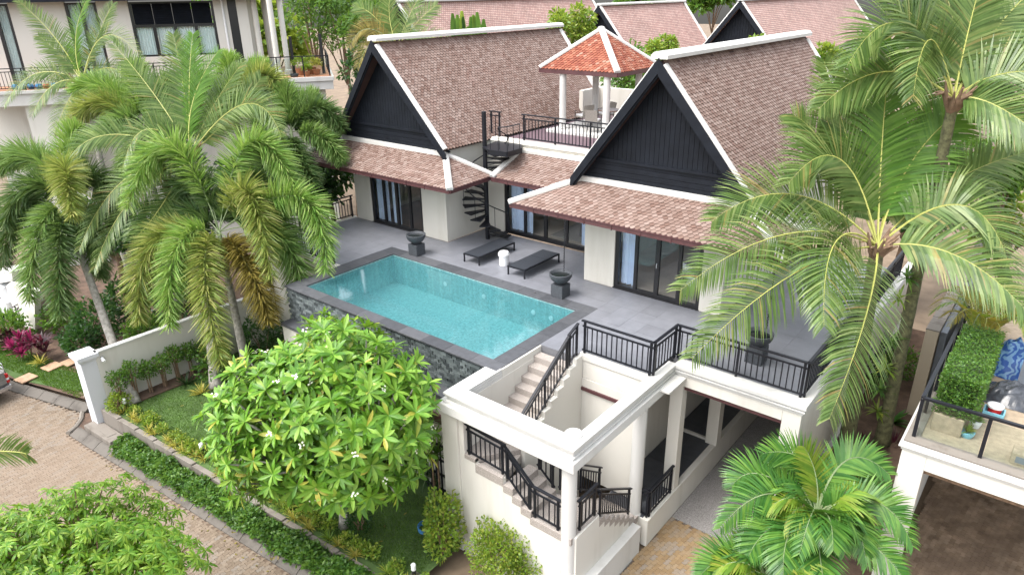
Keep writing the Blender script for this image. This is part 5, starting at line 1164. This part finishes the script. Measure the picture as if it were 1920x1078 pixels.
p = at(1862, 778, 0); T = thing('plastic_tub', p, 'pale blue plastic tub holding a paint bucket', 'tub')
q = MB(); q.prism([(p.x-.2, p.y-.15, .0), (p.x+.2, p.y-.15, .0), (p.x+.2, p.y+.15, .0), (p.x-.2, p.y+.15, .0)], (0, 0, .02))
for a in ((-.2, -.17, -.17, .17), (.17, .2, -.17, .17), (-.17, .17, -.17, -.14), (-.17, .17, .14, .17)): q.box(p.x+a[0], p.x+a[1], p.y+a[2], p.y+a[3], .0, .13)
q.build('tub', MT['plastic_blue'], T)
T = thing('paint_bucket', p+V((0, .02, .02)), 'white lidded paint bucket with red label standing in the blue tub', 'bucket')
MB().lathe([(.12, .02), (.135, .12), (.137, .2)], (p.x, p.y+.02, 0), 18).build('bucket', MT['red_lamp'], T); MB().lathe([(.14, .2), (.16, .21), (.16, .25), (.1, .26)], (p.x, p.y+.02, 0), 18).build('lid', MT['white_ceramic'], T)
def crumple(name, label, c, rx, ry, h, mat, seed, cat):
    r = random.Random(seed); n = 16; vs = []; fs = []
    for i in range(n+1):
        for j in range(n+1):
            u, v = i/n*2-1, j/n*2-1; k = max(0, 1-(u*u+v*v)**1.0); vs.append((c[0]+u*rx+r.uniform(-.03, .03), c[1]+v*ry+r.uniform(-.03, .03), c[2]+h*k*(.6+.5*r.random())+.01))
    for i in range(n):
        for j in range(n): a = i*(n+1)+j; fs.append((a, a+n+1, a+n+2, a+1))
    o = MB().add(vs, fs).build(name, MT[mat]); m_ = o.modifiers.new('sub', 'SUBSURF'); m_.levels = m_.render_levels = 1; return tag(o, label, cat)
p = at(1895, 745, 0); crumple('plastic_sheet', 'crumpled black and silver plastic sheet on the neighbouring terrace', (p.x, p.y, 0), .55, .6, .4, 'tarp_black', 1, 'plastic sheet')
p = at(1880, 690, 0); crumple('blue_tarp', 'blue and white tarpaulin heap behind the plastic sheet', (p.x+.15, p.y+.1, 0), .6, .7, .85, 'tarp_blue', 2, 'tarpaulin')
p = at(1915, 690, .6); T = thing('grey_panel', (p.x+.4, p.y, 0), 'dark grey upright board beside the blue tarpaulin', 'board'); MB().prism([(p.x+.0, p.y-.1, .0), (p.x+1.2, p.y+.1, .0), (p.x+1.2, p.y+.3, 1.5), (p.x+.0, p.y+.1, 1.5)], (0, .06, 0)).build('board', MT['cover_grey'], T)
p = at(1912, 868, 0); T = thing('stone_lantern', (p.x, p.y, 0), 'small sandstone lantern box at the balustrade', 'lantern'); MB().box(p.x-.17, p.x+.2, p.y-.12, p.y+.25, 0, .26).build('body', MT['sand_stone'], T, bevel=.02); MB().box(p.x-.09, p.x+.12, p.y-.125, p.y-.121, .06, .2).build('window', MT['cover_grey'], T); MB().box(p.x+.02, p.x+.2, p.y+.05, p.y+.2, .26, .4).build('chimney', MT['sand_stone'], T, bevel=.015)
# beige alley wall with stone coping
AWz = aty(1712, 612, 20.8).z
T = thing('alley_wall', (-2.0, 22, -2.6), 'beige alley wall with mottled stone coping between the two villas', 'wall'); MB().box(-2.12, -1.8, 20.8, 34, -3.2, AWz).build('wall', MT['beige_wall'], T, bevel=.01)
r = random.Random(4)
for k in range(26): MB().box(-2.13, -1.79, 20.8+k*.5, 21.29+k*.5, AWz, AWz+.04+r.uniform(0, .015)).build('coping_stone', MT['concrete'], T, bevel=.008)
T = thing('alley_wall', (-1.6, 22, -2.6), 'dark rendered inner face of the alley passage beside the neighbouring terrace', 'wall'); MB().box(-1.78, -1.62, 21.0, 30, -3.2, AWz-.05).build('wall', MT['cover_grey'], T)
T = shrub('yellow_cane_palm', 'placeholder', V((0, 20.5, .9)), .1, 4, .1, .05, 'yellow_palm') if False else None
p = at(1835, 640, 0.2); T = thing('cane_palm', (p.x, p.y, 0), 'golden cane palm behind the clipped hedge planter', 'palm'); r = random.Random(6)
for j in range(20):
    a = j*2.4; L_ = r.uniform(1.0, 1.6); b0 = V((p.x+math.cos(a)*.12, p.y+math.sin(a)*.12, .2)); u = V((math.cos(a), math.sin(a), 0)); frond(T, b0, b0+u*L_*.42+V((0, 0, L_*.72)), b0+u*L_*.85+V((0, 0, L_*.5)), 'feather', 'yellow_palm' if j % 3 else 'lime_leaf', j, .36, .028, 34, droop=.4)
MB().tube([(p.x, p.y, 0), (p.x, p.y, .25)], .12, 8).build('trunk', MT['bark_brown'], T)
p = at(1725, 730, -2.6); blades('reed_plant', 'dark reedy plant in a pot behind the beige wall end', (-1.5, p.y-.3, -2.4), 70, 1.3, .02, 'dark_leaf', seed=2, el=(.9, 1.5), droop=.1)
# ================================================================== left-hand neighbour: pale house with balcony and timber deck
HP = dep(300, 100, 37); HU = V((.574, .819, 0)).normalized(); HV = V((-HU.y, HU.x, 0))
def H(u, v, z): return V((HP.x+HU.x*u+HV.x*v, HP.y+HU.y*u+HV.y*v, z))
def hbox(mb, u0, u1, v0, v1, z0, z1): mb.prism([H(u0, v0, z0), H(u1, v0, z0), H(u1, v1, z0), H(u0, v1, z0)], (0, 0, z1-z0)); return mb
NH = thing('neighbour_house', H(0, 0, G), 'pale two storey house with dark louvred window and balcony behind the palms', 'house')
c = MB()
for u0, u1, z0, z1 in ((-9, -7.2, 4.8, 8.8), (-6.5, -4.0, 4.8, 8.8), (-2.55, -1.07, 4.8, 8.8), (-1.07, 3.05, 4.8, 5.98), (3.05, 3.75, 4.8, 8.8), (4.2, 4.75, 4.8, 8.8)): hbox(c, u0, u1, 0, .25, z0, z1)
hbox(c, -9, 8.2, .6, .8, -4.6, 4.0); hbox(c, -6.4, -4.4, -1.8, -1.4, -4.6, 4.0); hbox(c, 7.0, 8.3, -1.7, -1.3, -4.6, 4.1); hbox(c, 5.6, 7.0, .3, .5, -4.6, 4.1)
hbox(c, 4.5, 4.75, .25, 6, 4.8, 8.8)
c.build('wall', MT['nb_wall'], NH, bevel=.01)
c = MB(); hbox(c, -9, 5.3, -2.1, 0.6, 4.02, 4.72); hbox(c, -9.05, 5.3, -2.2, -2.1, 4.6, 4.76); hbox(c, 5.3, 8.75, -2.1, 5, 4.1, 4.55); hbox(c, 5.3, 8.82, -2.18, 5, 4.55, 4.78); c.build('balcony_slab', MT['white_trim'], NH, bevel=.012)
MB_ = MB(); hbox(MB_, -9, 5.3, -2.05, 0, 4.72, 4.775); hbox(MB_, 4.76, 8.7, -2.05, 5, 4.785, 4.80); MB_.build('timber_floor', MT['timber_deck'], NH)
c = MB(); hbox(c, -9, 6.6, -.9, 6, 8.82, 8.98); hbox(c, -9, 6.7, -1.0, -.9, 8.75, 9.05); c.build('roof_eave', MT['gable_black'], NH)
def hwindow(u0, u1, z0, z1, panes, zl=None):
    w_ = MB(); f = .09
    hbox(w_, u0, u1, .02, .14, z0, z0+f); hbox(w_, u0, u1, .02, .14, z1-f, z1); hbox(w_, u0, u0+.13, .02, .14, z0+f, z1-f); hbox(w_, u1-.13, u1, .02, .14, z0+f, z1-f)
    zt = zl or z1
    if zl: hbox(w_, u0+.13, u1-.13, .02, .14, zl-.08, zl+.06)
    for i in range(1, panes): u = u0+(u1-u0)*i/panes; hbox(w_, u-.08, u+.08, .03, .12, z0+f, zt-.08)
    o = w_.build('window', MT['dark_frame'], NH)
    for i in range(panes):
        a, b_ = u0+(u1-u0)*i/panes+.08, u0+(u1-u0)*(i+1)/panes-.08; hbox(MB(), a, b_, .07, .08, z0+.05, zt-.05).build('pane', MT['clear_glass'], o)
        q = MB(); n = 26; vs = []
        for k in range(n+1): uu = a+(b_-a)*k/n; vv = .2+.03*math.sin(k*1.6); vs += [H(uu, vv, z0+.02), H(uu, vv, zt-.02)]
        q.add(vs, [(2*k, 2*k+2, 2*k+3, 2*k+1) for k in range(n)]); q.build('window_curtain', MT['white_curtain'], o)
    if zl:
        for i in range(4):
            a, b_ = u0+.15+(u1-u0-.3)*i/4, u0+.15+(u1-u0-.3)*(i+1)/4-.03; L_ = MB(); z = zl+.08
            hbox(MB(), a, b_, .12, .14, zl+.06, z1-.09).build('louvre_back', MT['gable_black'], o)
            k = 0
            while zl+.09+k*.085 < z1-.12: z = zl+.09+k*.085; MB().prism([H(a, .03, z), H(b_, .03, z), H(b_, .11, z+.075), H(a, .11, z+.075)], (0, 0, .012)).build('louvre_slat', MT['gable_black'], o); k += 1
hwindow(-1.07, 3.05, 5.98, 8.68, 4, 7.52); hwindow(-7.2, -6.5, 4.8, 8.7, 1); hwindow(-4.0, -2.55, 4.8, 8.7, 2)
c = MB(); hbox(c, 3.75, 4.2, .06, .16, 4.8, 8.7); c.build('door', MT['dark_frame'], NH)
MB().tube([H(3.5, -.06, 4.8), H(3.5, -.06, 8.8)], .06, 10).build('downpipe', MT['white_ceramic'], NH)
for u, v in ((5.1, .1), (5.95, -1.0), (6.45, -.5), (5.5, 2.5)): MB().lathe([(.22, 4.8), (.22, 5.05), (.15, 5.1), (.15, 8.85)], tuple(H(u, v, 0)), 18).build('column', MT['nb_wall'], NH)
railing('black railing along the neighbouring balcony with blue cushions', [H(-9, -2.05, 4.78), H(4.4, -2.05, 4.78)], 1.02, .16, 'balcony_railing')
GR = thing('deck_balustrade', H(4.6, -2.0, 4.8), 'glass balustrade with black posts around the neighbouring timber deck', 'railing')
P = [H(4.6, -2.0, 4.8), H(8.62, -2.0, 4.8), H(8.62, 3.2, 4.8)]
for a, b_ in zip(P, P[1:]):
    MB().bar(a+V((0, 0, 1.05)), b_+V((0, 0, 1.05)), .06, .05).build('top_rail', MT['black_metal'], GR); n = 3
    for k in range(n+1):
        if k == 0 and a is P[1]: continue
        p = a+(b_-a)*(k/n); MB().tube([p, p+V((0, 0, 1.05))], .035, 6).build('post', MT['black_metal'], GR)
    for k in range(n): MB().bar(a+(b_-a)*((k+.03)/n)+V((0, 0, .52)), a+(b_-a)*((k+.97)/n)+V((0, 0, .52)), .01, .9).build('glass_panel', MT['clear_glass'], GR)
T = thing('deck_post', H(8.3, 1.0, 4.8), 'dark tall timber post at the deck edge by the trees', 'post'); MB().tube([H(8.35, -.6, 4.8), H(8.35, -.6, 6.9)], .09, 6).build('post', MT['dark_frame'], T); T = thing('deck_post', H(7, 1.0, 4.8), 'second dark timber post beside the cream deck columns', 'post'); MB().tube([H(6.75, -.3, 4.8), H(6.75, -.3, 6.8)], .08, 6).build('post', MT['dark_frame'], T)
def hump(name, label, u, v, lu, lv, h, cat):
    o = MB(); n = 10; vs = []
    for i in range(n+1):
        for j in range(n+1):
            a, b_ = i/n*2-1, j/n*2-1; k = 1-max(abs(a), abs(b_))**6; vs.append(H(u+a*lu*(1.05-.05*k), v+b_*lv*(1.05-.05*k), 4.8+h*k*(1+.06*math.sin(i*2.1+j))+.005))
    o.add(vs, [(i*(n+1)+j, (i+1)*(n+1)+j, (i+1)*(n+1)+j+1, i*(n+1)+j+1) for i in range(n) for j in range(n)]); tag(o.build(name, MT['cover_grey'], smooth=True), label, cat, 'covered furniture on the neighbouring deck')
hump('covered_sofa', 'low furniture under a grey weather cover on the neighbouring deck', 4.75, -.95, .8, .4, .62, 'covered furniture'); hump('covered_grill', 'taller grill under a dark grey cover beside the house wall', 5.0, .8, .55, .4, .85, 'covered furniture')
for i, (u, v, r_, h, mt, lb) in enumerate(((7.1, -1.0, .28, .35, 'terracotta', 'terracotta pot with a leafy green plant on the timber deck'), (7.7, -.6, .26, .35, 'terracotta', 'terracotta pot with a broad green plant near the dark post'), (7.95, -1.2, .22, .3, 'terracotta', 'terracotta pot with a yellow leaved plant on the timber deck'), (7.45, -1.65, .16, .24, 'terracotta', 'small terracotta pot against the deck balustrade'), (6.75, -1.8, .26, .16, 'stone_black', 'dark low bowl on the timber deck edge'))):
    p = H(u, v, 4.8); T = thing('plant_pot', p, lb, 'plant pot', 'potted plants'); MB().lathe([(r_*.65, 0), (r_*.95, h*.8), (r_, h), (r_*.8, h), (r_*.8, h*.8)], tuple(p), 16).build('pot', MT[mt], T)
    if i < 4: q = MB(); rr_ = random.Random(i)
    if i < 4:
        for k in range(220): d = rdir(rr_, -.2, 1); leafq(q, p+V((0, 0, h+.25*(1 if i < 3 else .6)))+d*r_*1.5*rr_.uniform(.4, 1), d+rdir(rr_)*.6, rdir(rr_, .2, 1), .14, .06)
        kind(q.build('plant', MT['yellow_blade' if i == 2 else 'lime_leaf'], T), 'stuff')
for i in range(7): p = H(-6.6+i*.35, -1.7, 4.78); tag(MB().lathe([(.12, 0), (.15, .06), (.15, .16), (.1, .24)], tuple(p), 12).build('cushion', MT['red_lamp' if i == 4 else 'cushion_blue'], smooth=True), ('red round cushion among the blue ones on the neighbouring balcony' if i == 4 else 'blue round cushion on the neighbouring balcony floor'), 'cushion', 'cushions on the balcony' )
# lower left: neighbour's stair wall, rail and cars
p0 = at(12, 560, -3.6)
T = thing('stair_wall', (-33.5, 8, -4.6), 'white stepped stair wall of the neighbouring house beside the black stair rail', 'wall')
a = at(25, 595, -4.5); b_ = at(58, 590, -4.5)
def W2(px, py): return aty(px, py, a.y+.05)
q = MB(); pr_ = [(-30, 528), (20, 528), (22, 540), (10, 540), (32, 615), (70, 585), (60, 545), (48, 512), (20, 508), (-30, 500)]
q.prism([W2(*k) for k in ((22, 527), (64, 548), (66, 618), (38, 622), (11, 536))], (0, .25, 0)); q.build('wall', MT['nb_wall'], T); q = MB(); q.prism([W2(*k) for k in ((-30, 512), (22, 510), (24, 527), (-30, 536))], (-.1, 1.2, 0)); q.build('slab', MT['white_trim'], T)
ra, rb_ = at(36, 610, -4.55), at(84, 590, -4.1); railing('black sloping stair rail among the red cordylines', [ra, V((rb_.x, rb_.y, -3.9))], .9, .16, 'stair_railing')
def wheel(T, p, ax, r_=.33):
    o = MB().tube([p-ax*.11, p+ax*.11], r_, 20).build('wheel', MT['rubber'], T); MB().tube([p-ax*.115, p+ax*.115], r_*.6, 14).build('rim', MT['chrome'], o)
def vehicle(name, label, rear, dr, kind_):
    dr = dr.normalized(); sd_ = V((-dr.y, dr.x, 0)); z0 = rear.z; T = thing(name, rear, label, 'pickup truck' if kind_ == 'pickup' else 'car')
    def Q(l, s_, z): return rear+dr*l+sd_*s_+V((0, 0, z))
    def prof(pts, s0, s1, nm, mat, par=T, bv=.03): return MB().prism([Q(l, s0, z) for l, z in pts], sd_*(s1-s0)).build(nm, MT[mat], par, bevel=bv)
    if kind_ == 'pickup':
        prof([(.12, .45), (.75, .45), (.8, .75), (1.5, .75), (1.55, .45), (3.6, .4), (3.7, .75), (4.4, .75), (4.5, .45), (4.95, .45), (5.0, .85), (4.85, 1.02), (3.7, 1.12), (2.3, 1.1), (2.3, .78), (.12, .78)], -.82, .82, 'body', 'truck_grey')
        prof([(2.25, 1.0), (2.3, 1.62), (2.6, 1.7), (3.2, 1.66), (3.85, 1.1)], -.72, .72, 'cab', 'truck_grey'); prof([(2.35, 1.14), (2.4, 1.58), (3.1, 1.58), (3.6, 1.14)], -.74, .74, 'cab_glass', 'dark_frame', bv=0)
        for s_ in (-.82, .76): prof([(.12, .78), (2.25, .78), (2.25, 1.08), (.12, 1.08)], s_, s_+.06, 'bed_side', 'truck_grey', bv=.01)
        tg_ = prof([(.06, .62), (.12, .62), (.12, 1.08), (.06, 1.08)], -.72, .72, 'tailgate', 'truck_grey', bv=.01)
        for z in (.72, .84, .96): MB().bar(Q(.05, -.66, z), Q(.05, .66, z), .02, .03).build('ridge', MT['truck_grey'], tg_)
        prof([(-.05, .40), (.1, .40), (.1, .56), (-.05, .56)], -.8, .8, 'bumper', 'chrome', bv=.02)
        for s_ in (-.82, .73):
            for z0_, z1_, mt in ((.62, .74, 'red_lamp'), (.74, .82, 'white_ceramic'), (.82, .98, 'red_lamp')): prof([(.04, z0_), (.12, z0_), (.12, z1_), (.04, z1_)], s_, s_+.09, 'tail_lamp', mt, bv=0)
        for hh in (1.2, 1.38):
            MB().tube([Q(.12, -.78, 1.0), Q(.12, -.78, hh), Q(.2, -.76, hh+.06), Q(2.2, -.76, hh+.06), Q(2.2, .76, hh+.06), Q(.2, .76, hh+.06), Q(.12, .78, hh), Q(.12, .78, 1.0)], .022, 6).build('bed_rail', MT['chrome'], T)
        for l in (1.15, 4.05):
            for s_ in (-.74, .74): wheel(T, Q(l, s_, .34), sd_)
    else:
        prof([(0, .35), (.5, .3), (.55, .62), (1.15, .62), (1.2, .3), (3.1, .3), (3.15, .62), (3.75, .62), (3.8, .3), (4.2, .4), (4.25, .75), (3.4, .95), (.15, 1.0), (0, .9)], -.83, .83, 'body', 'car_white', bv=.05)
        prof([(.2, .95), (.55, 1.45), (1.1, 1.52), (2.2, 1.48), (3.2, .95)], -.68, .68, 'cabin', 'car_white', bv=.05); prof([(.45, .99), (.7, 1.4), (2.1, 1.4), (2.9, .99)], -.70, .70, 'window_glass', 'dark_frame', bv=0)
        for l in (.85, 3.45):
            for s_ in (-.75, .75): wheel(T, Q(l, s_, .31), sd_, .31)
kd = (k2-k3).normalized(); tp = at(32, 742, G); tp = V((tp.x, tp.y, G)); sdv = V((-kd.y, kd.x, 0))
vehicle('pickup_truck', 'dusty grey pickup with bed rails and red tail lamps parked at the kerb', tp+sdv*.86-kd*.0, kd, 'pickup')
cp = at(14, 592, -4.6); vehicle('parked_car', 'white car parked behind the neighbouring stair wall', V((cp.x+.6, cp.y+.7, -4.62)), V((-.9, -.25, 0)), 'car')
# ================================================================== houses behind
t = NT('far_roof'); bt = t.node('ShaderNodeTexBrick'); bt.inputs['Scale'].default_value = 1
for i_, c_ in (('Color1', (.36, .22, .19)), ('Color2', (.47, .33, .29)), ('Mortar', (.16, .09, .075))): bt.inputs[i_].default_value = (*c_, 1)
bt.inputs['Mortar Size'].default_value = .018; bt.inputs['Row Height'].default_value = .115; bt.inputs['Brick Width'].default_value = .2
cb2 = t.node('ShaderNodeCombineXYZ'); sp2 = t.node('ShaderNodeSeparateXYZ'); t.link(t.pos(), sp2.inputs[0]); t.link(sp2.outputs[1], cb2.inputs[0]); t.link(sp2.outputs[2], cb2.inputs[1]); t.link(cb2.outputs[0], bt.inputs['Vector'])
t.set(t.mix(1., bt.outputs[0], t.ramp(t.noise(.9, 5), [(.3, .8), (.7, 1.1)]), 'MULTIPLY'), .75); t.bump(bt.outputs['Fac'], -.6, .03); MT['far_roof'] = t.mat
def far_house(label, cx, y0, za, hw, ze, length):
    T = thing('house', (cx, y0, -1), label, 'house', 'tiled houses behind the villa'); q = MB(); y1 = y0+length
    for sg in (-1, 1):
        a = [V((cx, y0, za)), V((cx+sg*hw, y0+.3, ze)), V((cx+sg*hw, y1, ze)), V((cx, y1, za))]; n_ = V(((za-ze)/hw*sg, 0, 1)).normalized(); q.prism(a if sg > 0 else a[::-1], -n_*.12)
    rf = q.build('roof', MT['far_roof'], T); c = MB(); cap(c, (cx, y0, za+.06), (cx, y1, za+.06), .4, .12)
    for sg in (-1, 1):
        for yy in (y0, y1): cap(c, (cx+sg*.1, yy+(.12 if yy == y0 else -.12), za-.05), (cx+sg*hw, yy+(.4 if yy == y0 else -.12), ze+.03), .25, .08)
    c.build('ridge_cap', MT['white_trim'], rf); b = MB(); s = (za-ze)/hw
    for sg in (-1, 1): b.prism([V((cx, y0-.04, za+.05)), V((cx+sg*(hw+.15), y0+.26, ze-.13)), V((cx+sg*(hw+.15), y0+.26, ze-.48)), V((cx, y0-.04, za-.4))], (0, .06, 0))
    b.build('barge_board', MT['gable_black'], rf); g_ = MB(); g_.prism([(cx-hw+.3, y0+.6, ze), (cx+hw-.3, y0+.6, ze), (cx, y0+.6, za-.2)], (0, .1, 0)); gb = g_.build('gable', MT['gable_black'], T)
    x = cx-hw+.45
    while x < cx+hw-.4:
        zt = za-.35-abs(x-cx)*s
        if zt > ze+.15: MB().box(x, x+.17, y0+.57, y0+.6, ze+.1, zt).build('board', MT['gable_black'], gb)
        x += .19
    w_ = MB(); w_.box(cx-hw+.4, cx+hw-.4, y0+.7, y1-.3, -3, ze+.3); w_.build('wall', MT['nb_wall'], T); return T
p = dep(1388, 3, 46); far_house('house with weathered black gable and reddish tiled roof behind the carport wing', p.x, p.y, p.z, 2.95, p.z-3.5, 26)
p = dep(1122, 12, 48); far_house('house with dark ridge and plain brown tiled roof behind the rooftop pavilion', p.x, p.y, p.z, 3.4, p.z-4.2, 13)
p = dep(742, 6, 44); e_ = atx(1108, 0, p.x); far_house('long brown tiled house behind the palm and banana plant', p.x, p.y, p.z, 3.6, p.z-4.6, max(10, e_.y-p.y))
# ================================================================== trees behind
def far_tree(label, px, py, d_, rad, mat, n=2600, L_=.28, wd=.12, zs=1., seed=1, zf=-3.5):
    c = dep(px, py, d_); r = random.Random(seed); T = thing('garden_tree', (c.x, c.y, zf), label, 'tree', 'trees behind the villa'); mb = MB()
    cl_ = [(rdir(r, -.7, 1)*rad*r.uniform(.45, .95), rad*r.uniform(.28, .45)) for _ in range(16)]
    for i in range(n):
        o_, k = r.choice(cl_); d = rdir(r, -.6, 1); p = c+V((o_.x, o_.y, o_.z*zs))+d*k*r.uniform(.5, 1); leafq(mb, p, (d+rdir(r)*.7+DN*.2).normalized(), rdir(r, .3, 1), L_*r.uniform(.7, 1.2), wd)
    kind(mb.build('crown', MT[mat], T), 'stuff'); tm_ = MB(); f = V((c.x, c.y, zf)); tm_.tube([f, f.lerp(c, .6)+V((.1, .1, 0)), c+V((0, 0, rad*.3))], [.16, .12, .05], 8)
    for k in range(7): tm_.tube([f.lerp(c, .65), f.lerp(c, .85)+cl_[k][0]*.4, c+V((cl_[k][0].x, cl_[k][0].y, cl_[k][0].z*zs))*.9], [.06, .045, .015], 5)
    tm_.build('trunk', MT['bark_brown'], T)
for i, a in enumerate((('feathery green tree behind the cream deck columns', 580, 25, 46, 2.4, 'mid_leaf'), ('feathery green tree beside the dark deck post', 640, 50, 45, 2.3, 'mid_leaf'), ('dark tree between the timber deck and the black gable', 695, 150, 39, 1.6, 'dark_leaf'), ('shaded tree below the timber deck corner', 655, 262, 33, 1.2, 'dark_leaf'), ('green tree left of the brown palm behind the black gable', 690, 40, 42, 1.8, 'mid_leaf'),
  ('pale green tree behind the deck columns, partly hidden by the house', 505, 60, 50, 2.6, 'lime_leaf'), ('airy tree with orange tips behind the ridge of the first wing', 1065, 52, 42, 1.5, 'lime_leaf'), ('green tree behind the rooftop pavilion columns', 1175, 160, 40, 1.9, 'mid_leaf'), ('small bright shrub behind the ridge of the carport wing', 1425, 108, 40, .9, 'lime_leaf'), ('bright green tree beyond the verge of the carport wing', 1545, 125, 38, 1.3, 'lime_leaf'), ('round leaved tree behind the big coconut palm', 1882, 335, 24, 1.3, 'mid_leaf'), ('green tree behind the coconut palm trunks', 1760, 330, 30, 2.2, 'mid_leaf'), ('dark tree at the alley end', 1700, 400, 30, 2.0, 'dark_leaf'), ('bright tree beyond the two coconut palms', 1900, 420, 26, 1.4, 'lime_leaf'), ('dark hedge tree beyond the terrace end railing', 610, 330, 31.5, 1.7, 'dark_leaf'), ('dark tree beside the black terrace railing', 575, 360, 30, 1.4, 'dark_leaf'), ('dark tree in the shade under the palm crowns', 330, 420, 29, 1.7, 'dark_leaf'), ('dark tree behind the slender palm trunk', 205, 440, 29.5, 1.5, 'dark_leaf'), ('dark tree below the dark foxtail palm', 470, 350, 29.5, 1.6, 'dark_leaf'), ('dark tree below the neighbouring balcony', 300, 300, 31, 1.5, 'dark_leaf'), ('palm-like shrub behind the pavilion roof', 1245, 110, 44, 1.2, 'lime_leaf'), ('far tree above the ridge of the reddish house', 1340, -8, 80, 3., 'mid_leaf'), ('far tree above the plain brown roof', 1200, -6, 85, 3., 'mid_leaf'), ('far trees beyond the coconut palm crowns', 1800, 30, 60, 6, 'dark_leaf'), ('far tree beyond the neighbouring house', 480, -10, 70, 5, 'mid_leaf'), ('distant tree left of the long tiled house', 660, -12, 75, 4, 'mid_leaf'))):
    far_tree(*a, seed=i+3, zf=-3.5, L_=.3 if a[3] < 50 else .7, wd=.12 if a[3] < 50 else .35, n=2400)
palm('coconut_palm', 'coconut palm with browning lower fronds behind the ridge of the first wing', (dep(745, 90, 37).x, dep(745, 90, 37).y, -3), (745, 90), 37, [((730, 30), (735, -20), 0), ((785, 40), (820, 10), .3), ((800, 70), (845, 85), 0), ((690, 55), (655, 90), 0, 'fox_gold'), ((700, 80), (670, 130), -.5, 'fox_gold'), ((765, 35), (790, -10), .5), ((700, 30), (665, 15), .5), ((715, 110), (690, 160), -.8), ((790, 85), (825, 120), -.6), ((705, 40), (680, 45), .4, 'fox_gold')], 'feather', LL=.9, wd=.05, n=50)
p = dep(885, 78, 38); T = thing('banana_plant', (p.x, p.y, 2), 'banana plant with broad upright leaves behind the villa ridge', 'plant')
r = random.Random(3)
for k in range(11):
    q = MB(); a = k*.9; o_ = CR*r.uniform(-.9, .9); c0 = p+o_+V((0, 0, -.8)); w_ = .2; tip = c0+V((0, 0, r.uniform(1.5, 2.3)))+CR*r.uniform(-.25, .25)
    vs = []
    for j in range(6): f = j/5; ww = w_*math.sin(PI*min(.97, .12+.8*f))+.02; vs += [c0.lerp(tip, f)-CR*ww-CF*.1*f*f, c0.lerp(tip, f)-CF*(.06+.1*f*f), c0.lerp(tip, f)+CR*ww-CF*.1*f*f]
    q.add(vs, [(3*j+i, 3*j+i+1, 3*j+i+4, 3*j+i+3) for j in range(5) for i in range(2)]); q.build('leaf', MT['lime_leaf' if k % 3 == 0 else 'mid_leaf'], T)
MB().tube([(p.x, p.y, 0), p+V((0, 0, -.4))], .12, 8).build('stem', MT['crownshaft'], T)
